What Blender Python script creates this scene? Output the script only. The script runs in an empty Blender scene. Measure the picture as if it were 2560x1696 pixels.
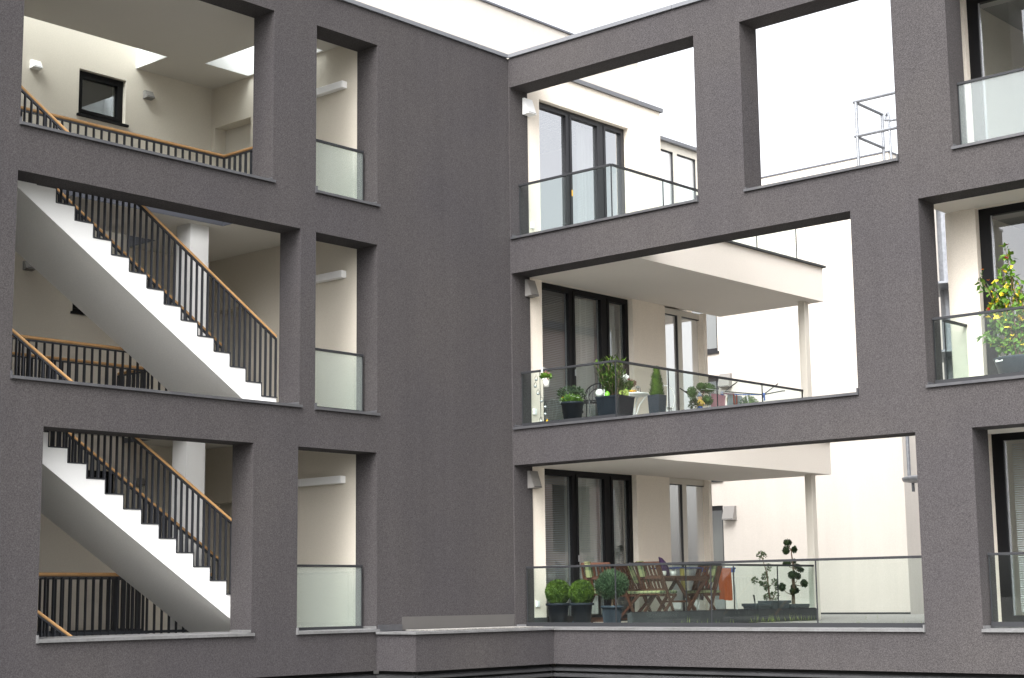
import bpy, bmesh, math, random
from mathutils import Vector, Matrix
R = math.radians
scene = bpy.context.scene
col = scene.collection
# ------------------------------------------------------------------ camera
cd = bpy.data.cameras.new('camera'); cam = bpy.data.objects.new('camera', cd); col.objects.link(cam)
rx, up, bk = Vector((0.7464829, 0.6652951, -0.0120688)), Vector((0.1122108, -0.1079849, 0.9877996)), Vector((0.655875, -0.7387298, -0.1552621))
m = Matrix.Identity(4)
for i in range(3):
    m[i][0], m[i][1], m[i][2] = rx[i], up[i], bk[i]
m.translation = Vector((16.29845, -18.33729, 0.0))
cam.matrix_world = m
cd.sensor_fit = 'HORIZONTAL'; cd.sensor_width = 36; cd.lens = 57.7; cd.clip_start = 0.1; cd.clip_end = 2000
scene.camera = cam
# ------------------------------------------------------------------ sky, sun, exposure
SUN_EL, SUN_AZ = 48, 158
w = bpy.data.worlds.new('World'); scene.world = w; w.use_nodes = True
nt = w.node_tree; nt.nodes.clear()
sky = nt.nodes.new('ShaderNodeTexSky'); sky.sky_type = 'NISHITA'; sky.sun_disc = False
sky.sun_elevation = R(SUN_EL); sky.sun_rotation = R(SUN_AZ); sky.air_density = 1.0; sky.dust_density = 6.0; sky.ozone_density = 1.0
hs = nt.nodes.new('ShaderNodeHueSaturation'); hs.inputs['Saturation'].default_value = 0.12
bg = nt.nodes.new('ShaderNodeBackground'); bg.inputs['Strength'].default_value = 0.15
out = nt.nodes.new('ShaderNodeOutputWorld')
nt.links.new(sky.outputs[0], hs.inputs['Color']); nt.links.new(hs.outputs[0], bg.inputs['Color']); nt.links.new(bg.outputs[0], out.inputs['Surface'])
sl = bpy.data.lights.new('sun', 'SUN'); sl.energy = 0.9; sl.angle = R(90); sl.color = (1, 0.97, 0.93)
so = bpy.data.objects.new('sun', sl); col.objects.link(so)
az = R(SUN_AZ)  # sky rotation measured from +Y clockwise
sd = Vector((math.sin(az) * math.cos(R(SUN_EL)), math.cos(az) * math.cos(R(SUN_EL)), math.sin(R(SUN_EL))))
so.rotation_euler = sd.to_track_quat('Z', 'Y').to_euler()
scene.view_settings.view_transform = 'Standard'; scene.view_settings.look = 'None'
scene.view_settings.exposure = 1.78; scene.view_settings.gamma = 1.0
scene.cycles.max_bounces = 10; scene.cycles.diffuse_bounces = 6; scene.cycles.transparent_max_bounces = 24; scene.cycles.glossy_bounces = 4
# ------------------------------------------------------------------ materials
def mat(name, c, rough=0.6, metal=0.0, c2=None, scale=6.0, bump=0.0, bscale=60.0, grain=0.0, gscale=120.0, spec=0.5, detail=4, streak=0.0):
    m_ = bpy.data.materials.new(name); m_.use_nodes = True
    n, l = m_.node_tree.nodes, m_.node_tree.links
    b = n['Principled BSDF']
    b.inputs['Roughness'].default_value = rough; b.inputs['Metallic'].default_value = metal
    b.inputs['Specular IOR Level'].default_value = spec
    b.inputs['Base Color'].default_value = (*c, 1)
    tc0 = n.new('ShaderNodeTexCoord'); tc = n.new('ShaderNodeMapping')      # turned off the axes so that flat faces never lie in a noise lattice plane
    tc.inputs['Location'].default_value = (.377, .613, .431); tc.inputs['Rotation'].default_value = (.43, .31, .22)
    l.new(tc0.outputs['Object'], tc.inputs['Vector'])
    tco = tc.outputs['Vector']
    cur = None
    if c2:
        t = n.new('ShaderNodeTexNoise'); t.inputs['Scale'].default_value = scale; t.inputs['Detail'].default_value = detail
        l.new(tco, t.inputs['Vector'])
        r = n.new('ShaderNodeValToRGB'); r.color_ramp.elements[0].position = .35; r.color_ramp.elements[1].position = .65
        r.color_ramp.elements[0].color = (*c, 1); r.color_ramp.elements[1].color = (*c2, 1)
        l.new(t.outputs['Fac'], r.inputs['Fac']); cur = r.outputs['Color']
    if grain:
        g = n.new('ShaderNodeTexNoise'); g.inputs['Scale'].default_value = gscale; g.inputs['Detail'].default_value = 2
        l.new(tco, g.inputs['Vector'])
        mr = n.new('ShaderNodeMapRange'); mr.inputs['From Min'].default_value = .3; mr.inputs['From Max'].default_value = .7
        mr.inputs['To Min'].default_value = 1 - grain; mr.inputs['To Max'].default_value = 1 + grain
        l.new(g.outputs['Fac'], mr.inputs['Value'])
        mx = n.new('ShaderNodeMix'); mx.data_type = 'RGBA'; mx.blend_type = 'MULTIPLY'; mx.inputs['Factor'].default_value = 1
        if cur: l.new(cur, mx.inputs[6])
        else: mx.inputs[6].default_value = (*c, 1)
        l.new(mr.outputs['Result'], mx.inputs[7]); cur = mx.outputs[2]
    if streak:   # faint vertical weather streaks and patches in the render coat
        mp = n.new('ShaderNodeMapping'); mp.inputs['Scale'].default_value = (2.2, 2.2, .16); mp.inputs['Location'].default_value = (.31, .47, .2); l.new(tc0.outputs['Object'], mp.inputs['Vector'])
        g = n.new('ShaderNodeTexNoise'); g.inputs['Scale'].default_value = 1.6; g.inputs['Detail'].default_value = 6; g.inputs['Roughness'].default_value = .62
        l.new(mp.outputs[0], g.inputs['Vector'])
        mr = n.new('ShaderNodeMapRange'); mr.inputs['From Min'].default_value = .3; mr.inputs['From Max'].default_value = .7
        mr.inputs['To Min'].default_value = 1 - streak; mr.inputs['To Max'].default_value = 1 + streak; l.new(g.outputs['Fac'], mr.inputs['Value'])
        mx = n.new('ShaderNodeMix'); mx.data_type = 'RGBA'; mx.blend_type = 'MULTIPLY'; mx.inputs['Factor'].default_value = 1
        if cur: l.new(cur, mx.inputs[6])
        else: mx.inputs[6].default_value = (*c, 1)
        l.new(mr.outputs['Result'], mx.inputs[7]); cur = mx.outputs[2]
    if cur: l.new(cur, b.inputs['Base Color'])
    if bump:
        t2 = n.new('ShaderNodeTexNoise'); t2.inputs['Scale'].default_value = bscale; t2.inputs['Detail'].default_value = 3
        l.new(tco, t2.inputs['Vector'])
        bp = n.new('ShaderNodeBump'); bp.inputs['Strength'].default_value = bump; bp.inputs['Distance'].default_value = .01
        l.new(t2.outputs['Fac'], bp.inputs['Height']); l.new(bp.outputs['Normal'], b.inputs['Normal'])
    return m_
def glass(name, tint, f0=.05, f90=.9, gtint=(1, 1, 1), film=0.0):
    """thin clear pane: tinted see-through plus a mirror share that grows towards grazing angles"""
    m_ = bpy.data.materials.new(name); m_.use_nodes = True
    n, l = m_.node_tree.nodes, m_.node_tree.links
    n.clear()
    o = n.new('ShaderNodeOutputMaterial'); mix = n.new('ShaderNodeMixShader'); tr = n.new('ShaderNodeBsdfTransparent'); gl = n.new('ShaderNodeBsdfGlossy')
    ge = n.new('ShaderNodeNewGeometry'); dt = n.new('ShaderNodeVectorMath'); dt.operation = 'DOT_PRODUCT'
    l.new(ge.outputs['Normal'], dt.inputs[0]); l.new(ge.outputs['Incoming'], dt.inputs[1])
    ab = n.new('ShaderNodeMath'); ab.operation = 'ABSOLUTE'; l.new(dt.outputs['Value'], ab.inputs[0])
    om = n.new('ShaderNodeMath'); om.operation = 'SUBTRACT'; om.inputs[0].default_value = 1; l.new(ab.outputs[0], om.inputs[1])
    pw = n.new('ShaderNodeMath'); pw.operation = 'POWER'; pw.inputs[1].default_value = 5; l.new(om.outputs[0], pw.inputs[0])
    mr = n.new('ShaderNodeMapRange'); mr.inputs['To Min'].default_value = f0; mr.inputs['To Max'].default_value = f90; l.new(pw.outputs[0], mr.inputs['Value'])
    tr.inputs['Color'].default_value = (*tint, 1); gl.inputs['Roughness'].default_value = 0.0; gl.inputs['Color'].default_value = (*gtint, 1)
    first = tr.outputs[0]
    if film:     # matt interlayer: part of the light is scattered
        df = n.new('ShaderNodeBsdfDiffuse'); df.inputs['Color'].default_value = (.74, .80, .78, 1); tl = n.new('ShaderNodeBsdfTranslucent'); tl.inputs['Color'].default_value = (.74, .80, .78, 1)
        a_ = n.new('ShaderNodeMixShader'); a_.inputs['Fac'].default_value = .4; l.new(df.outputs[0], a_.inputs[1]); l.new(tl.outputs[0], a_.inputs[2])
        f_ = n.new('ShaderNodeMixShader'); f_.inputs['Fac'].default_value = film; l.new(tr.outputs[0], f_.inputs[1]); l.new(a_.outputs[0], f_.inputs[2]); first = f_.outputs[0]
    l.new(mr.outputs['Result'], mix.inputs['Fac']); l.new(first, mix.inputs[1]); l.new(gl.outputs[0], mix.inputs[2]); l.new(mix.outputs[0], o.inputs['Surface'])
    return m_
def glass_milk():
    m_ = glass('frosted_white_glass', (.8, .8, .8), .56, .95)
    n, l = m_.node_tree.nodes, m_.node_tree.links
    d = n.new('ShaderNodeBsdfDiffuse'); d.inputs['Color'].default_value = (.82, .83, .83, 1)
    mx = [q for q in n if q.type == 'MIX_SHADER'][0]; l.new(d.outputs[0], mx.inputs[1]); return m_
M = {}
M['dark'] = mat('dark_plaster', (.0562, .0514, .0518), .92, c2=(.0494, .0455, .0484), scale=.45, grain=.36, gscale=70, bump=.6, bscale=120, spec=.2, streak=.055)
M['cream'] = mat('cream_plaster', (.77, .705, .62), .9, c2=(.745, .68, .595), scale=.8, streak=.025, grain=.06, gscale=70, bump=.25, bscale=140, spec=.2)
M['white_pl'] = mat('white_plaster', (.535, .50, .458), .9, c2=(.505, .472, .435), scale=.5, streak=.04, grain=.06, gscale=70, bump=.2, bscale=120, spec=.2)
M['hall_wall'] = mat('hall_wall_plaster', (.625, .58, .50), .9, c2=(.60, .555, .48), scale=.7, grain=.04, gscale=70, bump=.25, bscale=140, spec=.2)
M['hall_ceil'] = mat('hall_ceiling', (.60, .575, .53), .9, c2=(.58, .555, .51), scale=.6, grain=.03, gscale=70, spec=.2)
M['soffit'] = mat('soffit_plaster', (.68, .64, .59), .9, c2=(.655, .615, .565), scale=.6, grain=.03, gscale=70, bump=.2, bscale=120, spec=.2)
M['concrete'] = mat('painted_concrete', (.78, .78, .77), .8, c2=(.75, .75, .745), scale=1.2, grain=.02, bump=.1, bscale=40, spec=.2)
M['stairsoff'] = mat('stair_soffit_concrete', (.74, .735, .71), .85, c2=(.715, .71, .685), scale=.8, grain=.04, gscale=60, bump=.15, bscale=50, spec=.2)
M['floor'] = mat('floor_screed', (.42, .41, .39), .7, c2=(.36, .35, .335), scale=2, grain=.08)
M['sill'] = mat('sill_metal', (.065, .065, .072), .5, .3, c2=(.085, .085, .09), scale=5, grain=.06, gscale=30)
M['coping'] = mat('coping_zinc', (.15, .155, .17), .5, .4, c2=(.17, .175, .19), scale=2, grain=.04, gscale=25)
M['ledge'] = mat('ledge_zinc', (.17, .17, .175), .55, .2, c2=(.13, .13, .13), scale=3, grain=.12, gscale=30)
M['plinth'] = mat('plinth_metal', (.085, .08, .078), .6, .1, c2=(.078, .074, .072), scale=2)
M['rail'] = mat('rail_anthracite', (.026, .027, .030), .55, 0, grain=.05, spec=.25)
M['bar'] = mat('steel_anthracite', (.028, .03, .036), .42, .2, grain=.05)
M['trim'] = mat('slab_edge_steel', (.10, .105, .125), .5, .2)
M['wood'] = mat('oak_handrail', (.50, .29, .125), .5, c2=(.45, .25, .10), scale=9, grain=.08, gscale=60)
M['frame'] = mat('frame_black', (.007, .007, .008), .5, 0, spec=.18)
M['frame_grey'] = mat('frame_grey_black', (.016, .016, .019), .4, 0, spec=.4)
M['wframe'] = mat('frame_offwhite', (.58, .55, .49), .5)
M['milk'] = glass_milk()
M['gasket'] = mat('black_gasket', (.015, .016, .02), .5)
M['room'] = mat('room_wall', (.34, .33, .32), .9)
M['room_shade'] = mat('unlit_room_shade', (.05, .05, .055), .9)  # shade of an unlit room put into the colour
M['slat'] = mat('blind_slat', (.70, .70, .71), .5, 0)
M['curtain'] = mat('curtain_cloth', (.80, .79, .75), .9)
M['lamp'] = mat('lamp_grey', (.22, .21, .20), .5, .1)
M['lampw'] = mat('lamp_white', (.82, .82, .82), .5)
M['plastic_w'] = mat('white_plastic', (.82, .82, .81), .4)
M['louver'] = mat('louver_metal', (.042, .042, .045), .5, .2, c2=(.055, .055, .058), scale=3)
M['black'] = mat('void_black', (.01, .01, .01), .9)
M['gravel'] = mat('gravel', (.30, .29, .27), .95, c2=(.16, .155, .15), scale=30, bump=1, bscale=30)
M['ground'] = mat('ground_paving', (.13, .13, .12), .9, c2=(.10, .10, .09), scale=.6, grain=.1, gscale=8)
M['galv'] = mat('galvanised_steel', (.22, .23, .25), .45, .5, c2=(.17, .18, .20), scale=14)
M['upstand'] = mat('upstand_grey', (.036, .039, .041), .65, 0, c2=(.048, .051, .053), scale=4, grain=.2, spec=.2)
M['teak'] = mat('teak', (.090, .037, .021), .6, c2=(.062, .026, .016), scale=12, grain=.1, gscale=50, spec=.25)
M['pot'] = mat('pot_charcoal', (.009, .012, .018), .6, c2=(.013, .017, .024), scale=8, spec=.18)
M['pot_grey'] = mat('pot_bluegrey', (.026, .036, .050), .6, c2=(.034, .044, .058), scale=8, spec=.2)
M['soil'] = mat('soil', (.03, .022, .016), .95)
M['wmetal'] = mat('white_metal', (.80, .80, .79), .4)
M['bmetal'] = mat('black_wire', (.015, .015, .017), .45)
M['silver'] = mat('silver_metal', (.55, .56, .58), .3, .8)
M['ceramic'] = mat('white_ceramic', (.78, .77, .73), .3)
M['stem'] = mat('bark', (.16, .10, .06), .8, c2=(.11, .07, .045), scale=20)
M['blue'] = mat('blue_plastic', (.02, .05, .22), .45)
M['blue_cone'] = mat('blue_cone', (.01, .12, .28), .5)
M['yellow'] = mat('yellow_plastic', (.85, .45, .02), .5)
M['orange_cloth'] = mat('orange_towel', (.62, .13, .03), .95, c2=(.54, .105, .025), scale=25, bump=.6, bscale=120)
M['pink_cloth'] = mat('pink_cloth', (.48, .25, .29), .95, c2=(.42, .21, .26), scale=6)
M['grey_cloth'] = mat('grey_cloth', (.28, .33, .35), .95, c2=(.25, .30, .32), scale=6)
M['dark_cloth'] = mat('printed_cloth', (.05, .055, .07), .95, c2=(.55, .56, .58), scale=7)
M['red_cloth'] = mat('red_cloth', (.30, .07, .05), .95)
M['yellow_cloth'] = mat('yellow_cloth', (.60, .50, .16), .95)
M['purple'] = mat('purple_cloth', (.045, .018, .07), .8, c2=(.03, .01, .05), scale=8)
M['skin'] = mat('painted_skin', (.62, .38, .22), .6)
M['gyellow'] = mat('painted_yellow', (.60, .40, .07), .6)
M['gblue'] = mat('painted_blue', (.04, .12, .45), .6)
M['ggrey'] = mat('painted_grey', (.14, .17, .22), .6)
M['green_pot'] = mat('lime_pot', (.16, .42, .03), .4)
M['glass_rail'] = glass('balustrade_glass', (.93, .968, .955), .03, .9)
M['glass_win'] = glass('window_glass', (.86, .90, .89), .17, .9, (.93, .95, 1)); M['glass_top'] = glass('sky_boosted_window_glass', (.80, .85, .85), .48, .95, (.96, .97, 1))  # top door: same glass, mirror share raised to brighten its sky reflection
M['glass_milky'] = glass('laminated_milky_glass', (.90, .95, .935), .05, .9, film=.15); M['glass_half'] = glass('faintly_milky_glass', (.90, .94, .95), .06, .9, film=.13); M['glass_sky'] = glass('skylight_glass', (.92, .95, .95), .05)
def leafmat(name, a, b, scale=14, rough=.55):
    m_ = mat(name, a, rough, c2=b, scale=scale, detail=2, spec=.3); return m_
M['lf_box'] = leafmat('leaf_boxwood', (.020, .048, .005), (.072, .122, .011), 9)
M['lf_jun'] = leafmat('leaf_juniper', (.018, .040, .016), (.055, .095, .045), 11)
M['lf_lau'] = leafmat('leaf_laurel', (.022, .058, .007), (.085, .14, .018), 8, .35)
M['lf_con'] = leafmat('leaf_conifer', (.030, .080, .009), (.11, .20, .022), 10)
M['lf_bon'] = leafmat('leaf_bonsai', (.014, .028, .009), (.034, .06, .018), 14)
M['lf_cld'] = leafmat('leaf_cloud_tree', (.04, .10, .02), (.09, .18, .045), 14)
M['lf_dk'] = leafmat('leaf_dark', (.012, .025, .012), (.04, .07, .025), 14)
M['lf_spi'] = leafmat('leaf_sage', (.045, .07, .03), (.10, .14, .06), 14)
M['lf_hib'] = leafmat('leaf_hibiscus', (.030, .085, .008), (.11, .21, .02), 10, .4)
M['lf_yel'] = leafmat('leaf_yellow', (.70, .50, .02), (.80, .62, .05), 10)
M['lf_brown'] = leafmat('flower_dry', (.20, .11, .09), (.28, .17, .12), 12)
M['fl_red'] = leafmat('flower_red', (.50, .02, .06), (.62, .04, .08), 10)
M['fl_dred'] = leafmat('flower_darkred', (.12, .012, .02), (.20, .02, .03), 10)
M['fl_or'] = leafmat('flower_orange', (.75, .20, .02), (.80, .32, .04), 10)
M['fl_wh'] = leafmat('flower_white', (.82, .82, .80), (.75, .75, .70), 10)
M['fl_pk'] = leafmat('flower_pink', (.72, .36, .42), (.80, .50, .54), 10)
M['fl_ly'] = leafmat('flower_lime', (.38, .48, .08), (.55, .60, .20), 10)
M['grass'] = leafmat('grass_blade', (.16, .24, .04), (.28, .34, .10), 10)
def checkmat():
    m_ = bpy.data.materials.new('checked_cushion'); m_.use_nodes = True
    n, l = m_.node_tree.nodes, m_.node_tree.links; b = n['Principled BSDF']; b.inputs['Roughness'].default_value = .9
    tc = n.new('ShaderNodeTexCoord'); sx = n.new('ShaderNodeSeparateXYZ'); l.new(tc.outputs['Object'], sx.inputs[0])
    prev = None
    for ax in ('X', 'Y'):
        a = n.new('ShaderNodeMath'); a.operation = 'MULTIPLY'; a.inputs[1].default_value = 13.0; l.new(sx.outputs[ax], a.inputs[0])
        f = n.new('ShaderNodeMath'); f.operation = 'FRACT'; l.new(a.outputs[0], f.inputs[0])
        g = n.new('ShaderNodeMath'); g.operation = 'GREATER_THAN'; g.inputs[1].default_value = .62; l.new(f.outputs[0], g.inputs[0])
        if prev is None: prev = g.outputs[0]
        else:
            s_ = n.new('ShaderNodeMath'); s_.operation = 'ADD'; l.new(prev, s_.inputs[0]); l.new(g.outputs[0], s_.inputs[1]); prev = s_.outputs[0]
    d = n.new('ShaderNodeMath'); d.operation = 'MULTIPLY'; d.inputs[1].default_value = .5; l.new(prev, d.inputs[0])
    r = n.new('ShaderNodeValToRGB'); r.color_ramp.elements[0].color = (.26, .27, .13, 1); r.color_ramp.elements[1].color = (.03, .055, .028, 1)
    l.new(d.outputs[0], r.inputs['Fac']); l.new(r.outputs['Color'], b.inputs['Base Color']); return m_
M['check'] = checkmat()
# ------------------------------------------------------------------ builders
ORG = {}
def tag(o, label=None, cat=None, group=None, kind=None):
    if label: o['label'] = label
    if cat: o['category'] = cat
    if group: o['group'] = group
    if kind: o['kind'] = kind
    return o
def thing(name, label, cat, loc=(0, 0, 0), group=None):
    o = bpy.data.objects.new(name, None); col.objects.link(o); o.location = loc; o.empty_display_size = .1
    ORG[o.name] = Vector(loc); tag(o, label, cat, group); return o
def copy_tree(o, parent=None):
    c = o.copy(); col.objects.link(c); ORG[c.name] = ORG.get(o.name, Vector((0, 0, 0))).copy()
    if parent: c.parent = parent
    for ch in [x for x in list(o.children)]: copy_tree(ch, c)
    return c
class MB:
    def __init__(s): s.v = []; s.f = []
    def add(s, vs, fs):
        b = len(s.v); s.v += [tuple(x) for x in vs]; s.f += [tuple(b + i for i in q) for q in fs]; return s
    def box(s, x0, x1, y0, y1, z0, z1):
        if x0 > x1: x0, x1 = x1, x0
        if y0 > y1: y0, y1 = y1, y0
        if z0 > z1: z0, z1 = z1, z0
        return s.add([(x0, y0, z0), (x1, y0, z0), (x1, y1, z0), (x0, y1, z0), (x0, y0, z1), (x1, y0, z1), (x1, y1, z1), (x0, y1, z1)],
                     [(3, 2, 1, 0), (4, 5, 6, 7), (0, 1, 5, 4), (1, 2, 6, 5), (2, 3, 7, 6), (3, 0, 4, 7)])
    def bar(s, p, q, w_, h_, upv=(0, 0, 1)):
        p, q = Vector(p), Vector(q); d = (q - p).normalized(); u = Vector(upv)
        if abs(d.dot(u)) > .98: u = Vector((1, 0, 0))
        a = d.cross(u).normalized() * (w_ / 2); b = a.cross(d).normalized() * (h_ / 2)
        vs = [p - a - b, p + a - b, p + a + b, p - a + b, q - a - b, q + a - b, q + a + b, q - a + b]
        return s.add(vs, [(0, 1, 2, 3), (7, 6, 5, 4), (4, 5, 1, 0), (5, 6, 2, 1), (6, 7, 3, 2), (7, 4, 0, 3)])
    def tube(s, pts, r, n=8, cap=True):
        pts = [Vector(p) for p in pts]; rs = r if isinstance(r, (list, tuple)) else [r] * len(pts)
        rings = []; b0 = len(s.v); ref = None
        for i, p in enumerate(pts):
            d = (pts[min(i + 1, len(pts) - 1)] - pts[max(i - 1, 0)]).normalized()
            if ref is None: ref = Vector((0, 0, 1)) if abs(d.z) < .9 else Vector((1, 0, 0))
            a = d.cross(ref).normalized(); b = a.cross(d).normalized(); ref = b
            s.v += [tuple(p + (a * math.cos(t) + b * math.sin(t)) * rs[i]) for t in [2 * math.pi * k / n for k in range(n)]]
        for i in range(len(pts) - 1):
            for k in range(n):
                k2 = (k + 1) % n
                s.f.append((b0 + i * n + k, b0 + (i + 1) * n + k, b0 + (i + 1) * n + k2, b0 + i * n + k2))
        if cap:
            s.f.append(tuple(b0 + k for k in range(n))); e = b0 + (len(pts) - 1) * n; s.f.append(tuple(e + k for k in reversed(range(n))))
        return s
    def lathe(s, prof, c, n=24, sx=1.0, sy=1.0, rot=0.0, close=True):
        b0 = len(s.v)
        for (r, z) in prof:
            for k in range(n):
                t = 2 * math.pi * k / n + rot
                s.v.append((c[0] + r * sx * math.cos(t), c[1] + r * sy * math.sin(t), c[2] + z))
        for i in range(len(prof) - 1):
            for k in range(n):
                k2 = (k + 1) % n
                s.f.append((b0 + i * n + k, b0 + i * n + k2, b0 + (i + 1) * n + k2, b0 + (i + 1) * n + k))
        if close:
            s.f.append(tuple(b0 + k for k in reversed(range(n)))); e = b0 + (len(prof) - 1) * n; s.f.append(tuple(e + k for k in range(n)))
        return s
    def ball(s, c, r, nu=16, nv=10, sz=1.0):
        prof = [(max(1e-4, r * math.sin(math.pi * i / nv)), -r * sz * math.cos(math.pi * i / nv)) for i in range(nv + 1)]
        return s.lathe(prof, c, nu)
    def leaf(s, p, d, nrm, ln, wd, fold=.0):
        p, d = Vector(p), Vector(d).normalized(); sdv = d.cross(Vector(nrm))
        if sdv.length < 1e-3: sdv = d.cross(Vector((.3, .5, .8)))
        sdv.normalize(); n2 = sdv.cross(d)
        a = p + d * ln * .45
        return s.add([p, a + sdv * wd / 2 + n2 * fold, p + d * ln, a - sdv * wd / 2 + n2 * fold], [(0, 1, 2, 3)])
    def build(s, name, material, parent=None, smooth=False, bevel=0.0):
        o0 = Vector((0, 0, 0)); p = parent
        if p is not None: o0 = ORG[p.name]
        me = bpy.data.meshes.new(name); me.from_pydata([(a - o0.x, b - o0.y, c - o0.z) for a, b, c in s.v], [], s.f); me.update()
        if material: me.materials.append(material)
        o = bpy.data.objects.new(name, me); col.objects.link(o); ORG[o.name] = o0
        if p is not None: o.parent = p
        if smooth:
            for q in me.polygons: q.use_smooth = True
        if bevel:
            md = o.modifiers.new('bevel', 'BEVEL'); md.width = bevel; md.segments = 2; md.limit_method = 'ANGLE'; md.angle_limit = R(40)
        return o
def centre_mesh(o, c):   # give a one-mesh thing its own origin
    c = Vector(c)
    for v in o.data.vertices: v.co -= c
    o.location = c; ORG[o.name] = c; return o
def grid_wall(mb, axis, p0, p1, ar, br, holes):
    """slab between planes p0<p1 on axis ('x','y','z') over ranges ar, br with rectangular holes (a0,a1,b0,b1)."""
    A = sorted(set([ar[0], ar[1]] + [h[i] for h in holes for i in (0, 1) if ar[0] < h[i] < ar[1]]))
    Bv = sorted(set([br[0], br[1]] + [h[i] for h in holes for i in (2, 3) if br[0] < h[i] < br[1]]))
    def solid(i, j):
        if i < 0 or j < 0 or i >= len(A) - 1 or j >= len(Bv) - 1: return False
        a, b = (A[i] + A[i + 1]) / 2, (Bv[j] + Bv[j + 1]) / 2
        return not any(h[0] < a < h[1] and h[2] < b < h[3] for h in holes)
    def P(a, b, p):
        return (p, a, b) if axis == 'x' else ((a, p, b) if axis == 'y' else (a, b, p))
    idx = {}
    def V(i, j, k):
        key = (i, j, k)
        if key not in idx: idx[key] = len(mb.v); mb.v.append(P(A[i], Bv[j], (p0, p1)[k]))
        return idx[key]
    flip = axis == 'y'
    def F(q): mb.f.append(tuple(reversed(q)) if flip else tuple(q))
    for i in range(len(A) - 1):
        for j in range(len(Bv) - 1):
            if not solid(i, j): continue
            F((V(i, j, 1), V(i + 1, j, 1), V(i + 1, j + 1, 1), V(i, j + 1, 1)))
            F((V(i, j + 1, 0), V(i + 1, j + 1, 0), V(i + 1, j, 0), V(i, j, 0)))
            if not solid(i - 1, j): F((V(i, j, 0), V(i, j, 1), V(i, j + 1, 1), V(i, j + 1, 0)))
            if not solid(i + 1, j): F((V(i + 1, j, 1), V(i + 1, j, 0), V(i + 1, j + 1, 0), V(i + 1, j + 1, 1)))
            if not solid(i, j - 1): F((V(i + 1, j, 0), V(i + 1, j, 1), V(i, j, 1), V(i, j, 0)))
            if not solid(i, j + 1): F((V(i, j + 1, 0), V(i, j + 1, 1), V(i + 1, j + 1, 1), V(i + 1, j + 1, 0)))
    return mb
FL = [-.445, 2.49, 5.42]          # stair hall floors
CE = [2.275, 5.185, 7.96]         # stair hall ceilings
# ------------------------------------------------------------------ setting
g = MB().add([(-400, -400, -1.65), (400, -400, -1.65), (400, 400, -1.65), (-400, 400, -1.65)], [(0, 1, 2, 3)]).build('ground', M['ground']); tag(g, 'grey paved courtyard ground below the buildings', 'ground', kind='structure')
# ------------------------------------------------------------------ left facade
T = .42
fac = thing('facade_wall', 'dark grey rendered wall with large stair openings left of the inner corner', 'wall', (0, -7, -1))
LH = [(-8.44, -4.69, 5.43, 7.795), (-3.935, -2.79, 5.43, 7.79), (-8.445, -4.195, 2.49, 4.89), (-3.925, -2.79, 2.485, 4.885), (-8.005, -4.955, -.44, 1.978), (-4.21, -2.795, -.44, 1.976)]
grid_wall(MB(), 'x', -T, 0, (-15, 0.0), (-.955, 8.262), LH).build('wall', M['dark'], fac)
def coping_x(parent, segs, x0, x1, z0, z1):
    mb = MB()
    for a, b in segs: mb.box(x0, x1, a + .003, b - .003, z0, z1)
    return mb.build('coping', M['coping'], parent, bevel=.004)
coping_x(fac, [(-15, -8), (-8, -4.7), (-4.7, -2.711), (-2.711, -1.294), (-1.294, -.705), (-.705, -.03)], -T - .03, .035, 8.262, 8.325)
def sill_x(parent, v0, v1, z, m_='sill'):      # metal sill on a wall facing +x ; z = lower front edge
    mb = MB()
    mb.add([(.035, v0 - .004, z), (.035, v1 + .03, z), (.035, v1 + .03, z + .034), (.035, v0 - .004, z + .034), (-T + .01, v0 - .004, z + .055), (-T + .01, v1 + .03, z + .055), (-T + .01, v0 - .004, z + .01), (-T + .01, v1 + .03, z + .01)],
           [(0, 1, 2, 3), (3, 2, 5, 4), (1, 7, 5, 2), (0, 3, 4, 6), (6, 4, 5, 7), (0, 6, 7, 1)])
    mb.box(-.30, .036, v0 - .012, v0 + .004, z - .004, z + .085)        # upturned ends
    mb.box(-T + .012, -.004, v1 - .012, v1 + .002, z + .04, z + .075)
    return mb.build('window_sill', M[m_], parent)
for h in LH: sill_x(fac, h[0], h[1], h[2] - .002, 'ledge' if h[2] < 0 else 'sill')
# ------------------------------------------------------------------ right screen
scr = thing('screen_wall', 'dark grey rendered screen wall with balcony openings right of the inner corner', 'wall', (7, .2, -1))
RH = [(.025, 3.503, 5.39, 7.795), (4.275, 6.585, 5.39, 7.80), (7.335, 9.3, 5.39, 7.80), (.025, 5.868, 2.476, 4.86), (6.828, 9.3, 2.476, 4.857), (.025, 6.629, -.474, 1.943), (7.38, 9.3, -.474, 1.942)]
grid_wall(MB(), 'y', 0, T, (0.0, 14), (-.955, 8.262), RH).build('wall', M['dark'], scr)
mb = MB()
for a, b in [(.03, 1.244), (1.244, 3.168), (3.168, 5.1), (5.1, 7), (7, 10), (10, 14)]: mb.box(a + .003, b - .003, -.035, T + .03, 8.262, 8.325)
mb.build('coping', M['coping'], scr, bevel=.004)
def sill_y(parent, u0, u1, z, m_='sill'):
    mb = MB(); z0 = z - .002; a, b = u0 - .004, u1 + .004
    mb.add([(a, -.035, z0), (b, -.035, z0), (b, -.035, z0 + .034), (a, -.035, z0 + .034), (a, T - .01, z0 + .055), (b, T - .01, z0 + .055), (a, T - .01, z0 + .01), (b, T - .01, z0 + .01)],
           [(0, 1, 2, 3), (3, 2, 5, 4), (1, 7, 5, 2), (0, 3, 4, 6), (6, 4, 5, 7), (0, 6, 7, 1)])
    mb.box(b - .012, b + .006, -.036, .3, z0 - .004, z0 + .085)
    mb.box(a - .002, a + .012, .004, T - .012, z0 + .04, z0 + .075)
    return mb.build('window_sill', M[m_], parent)
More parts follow.
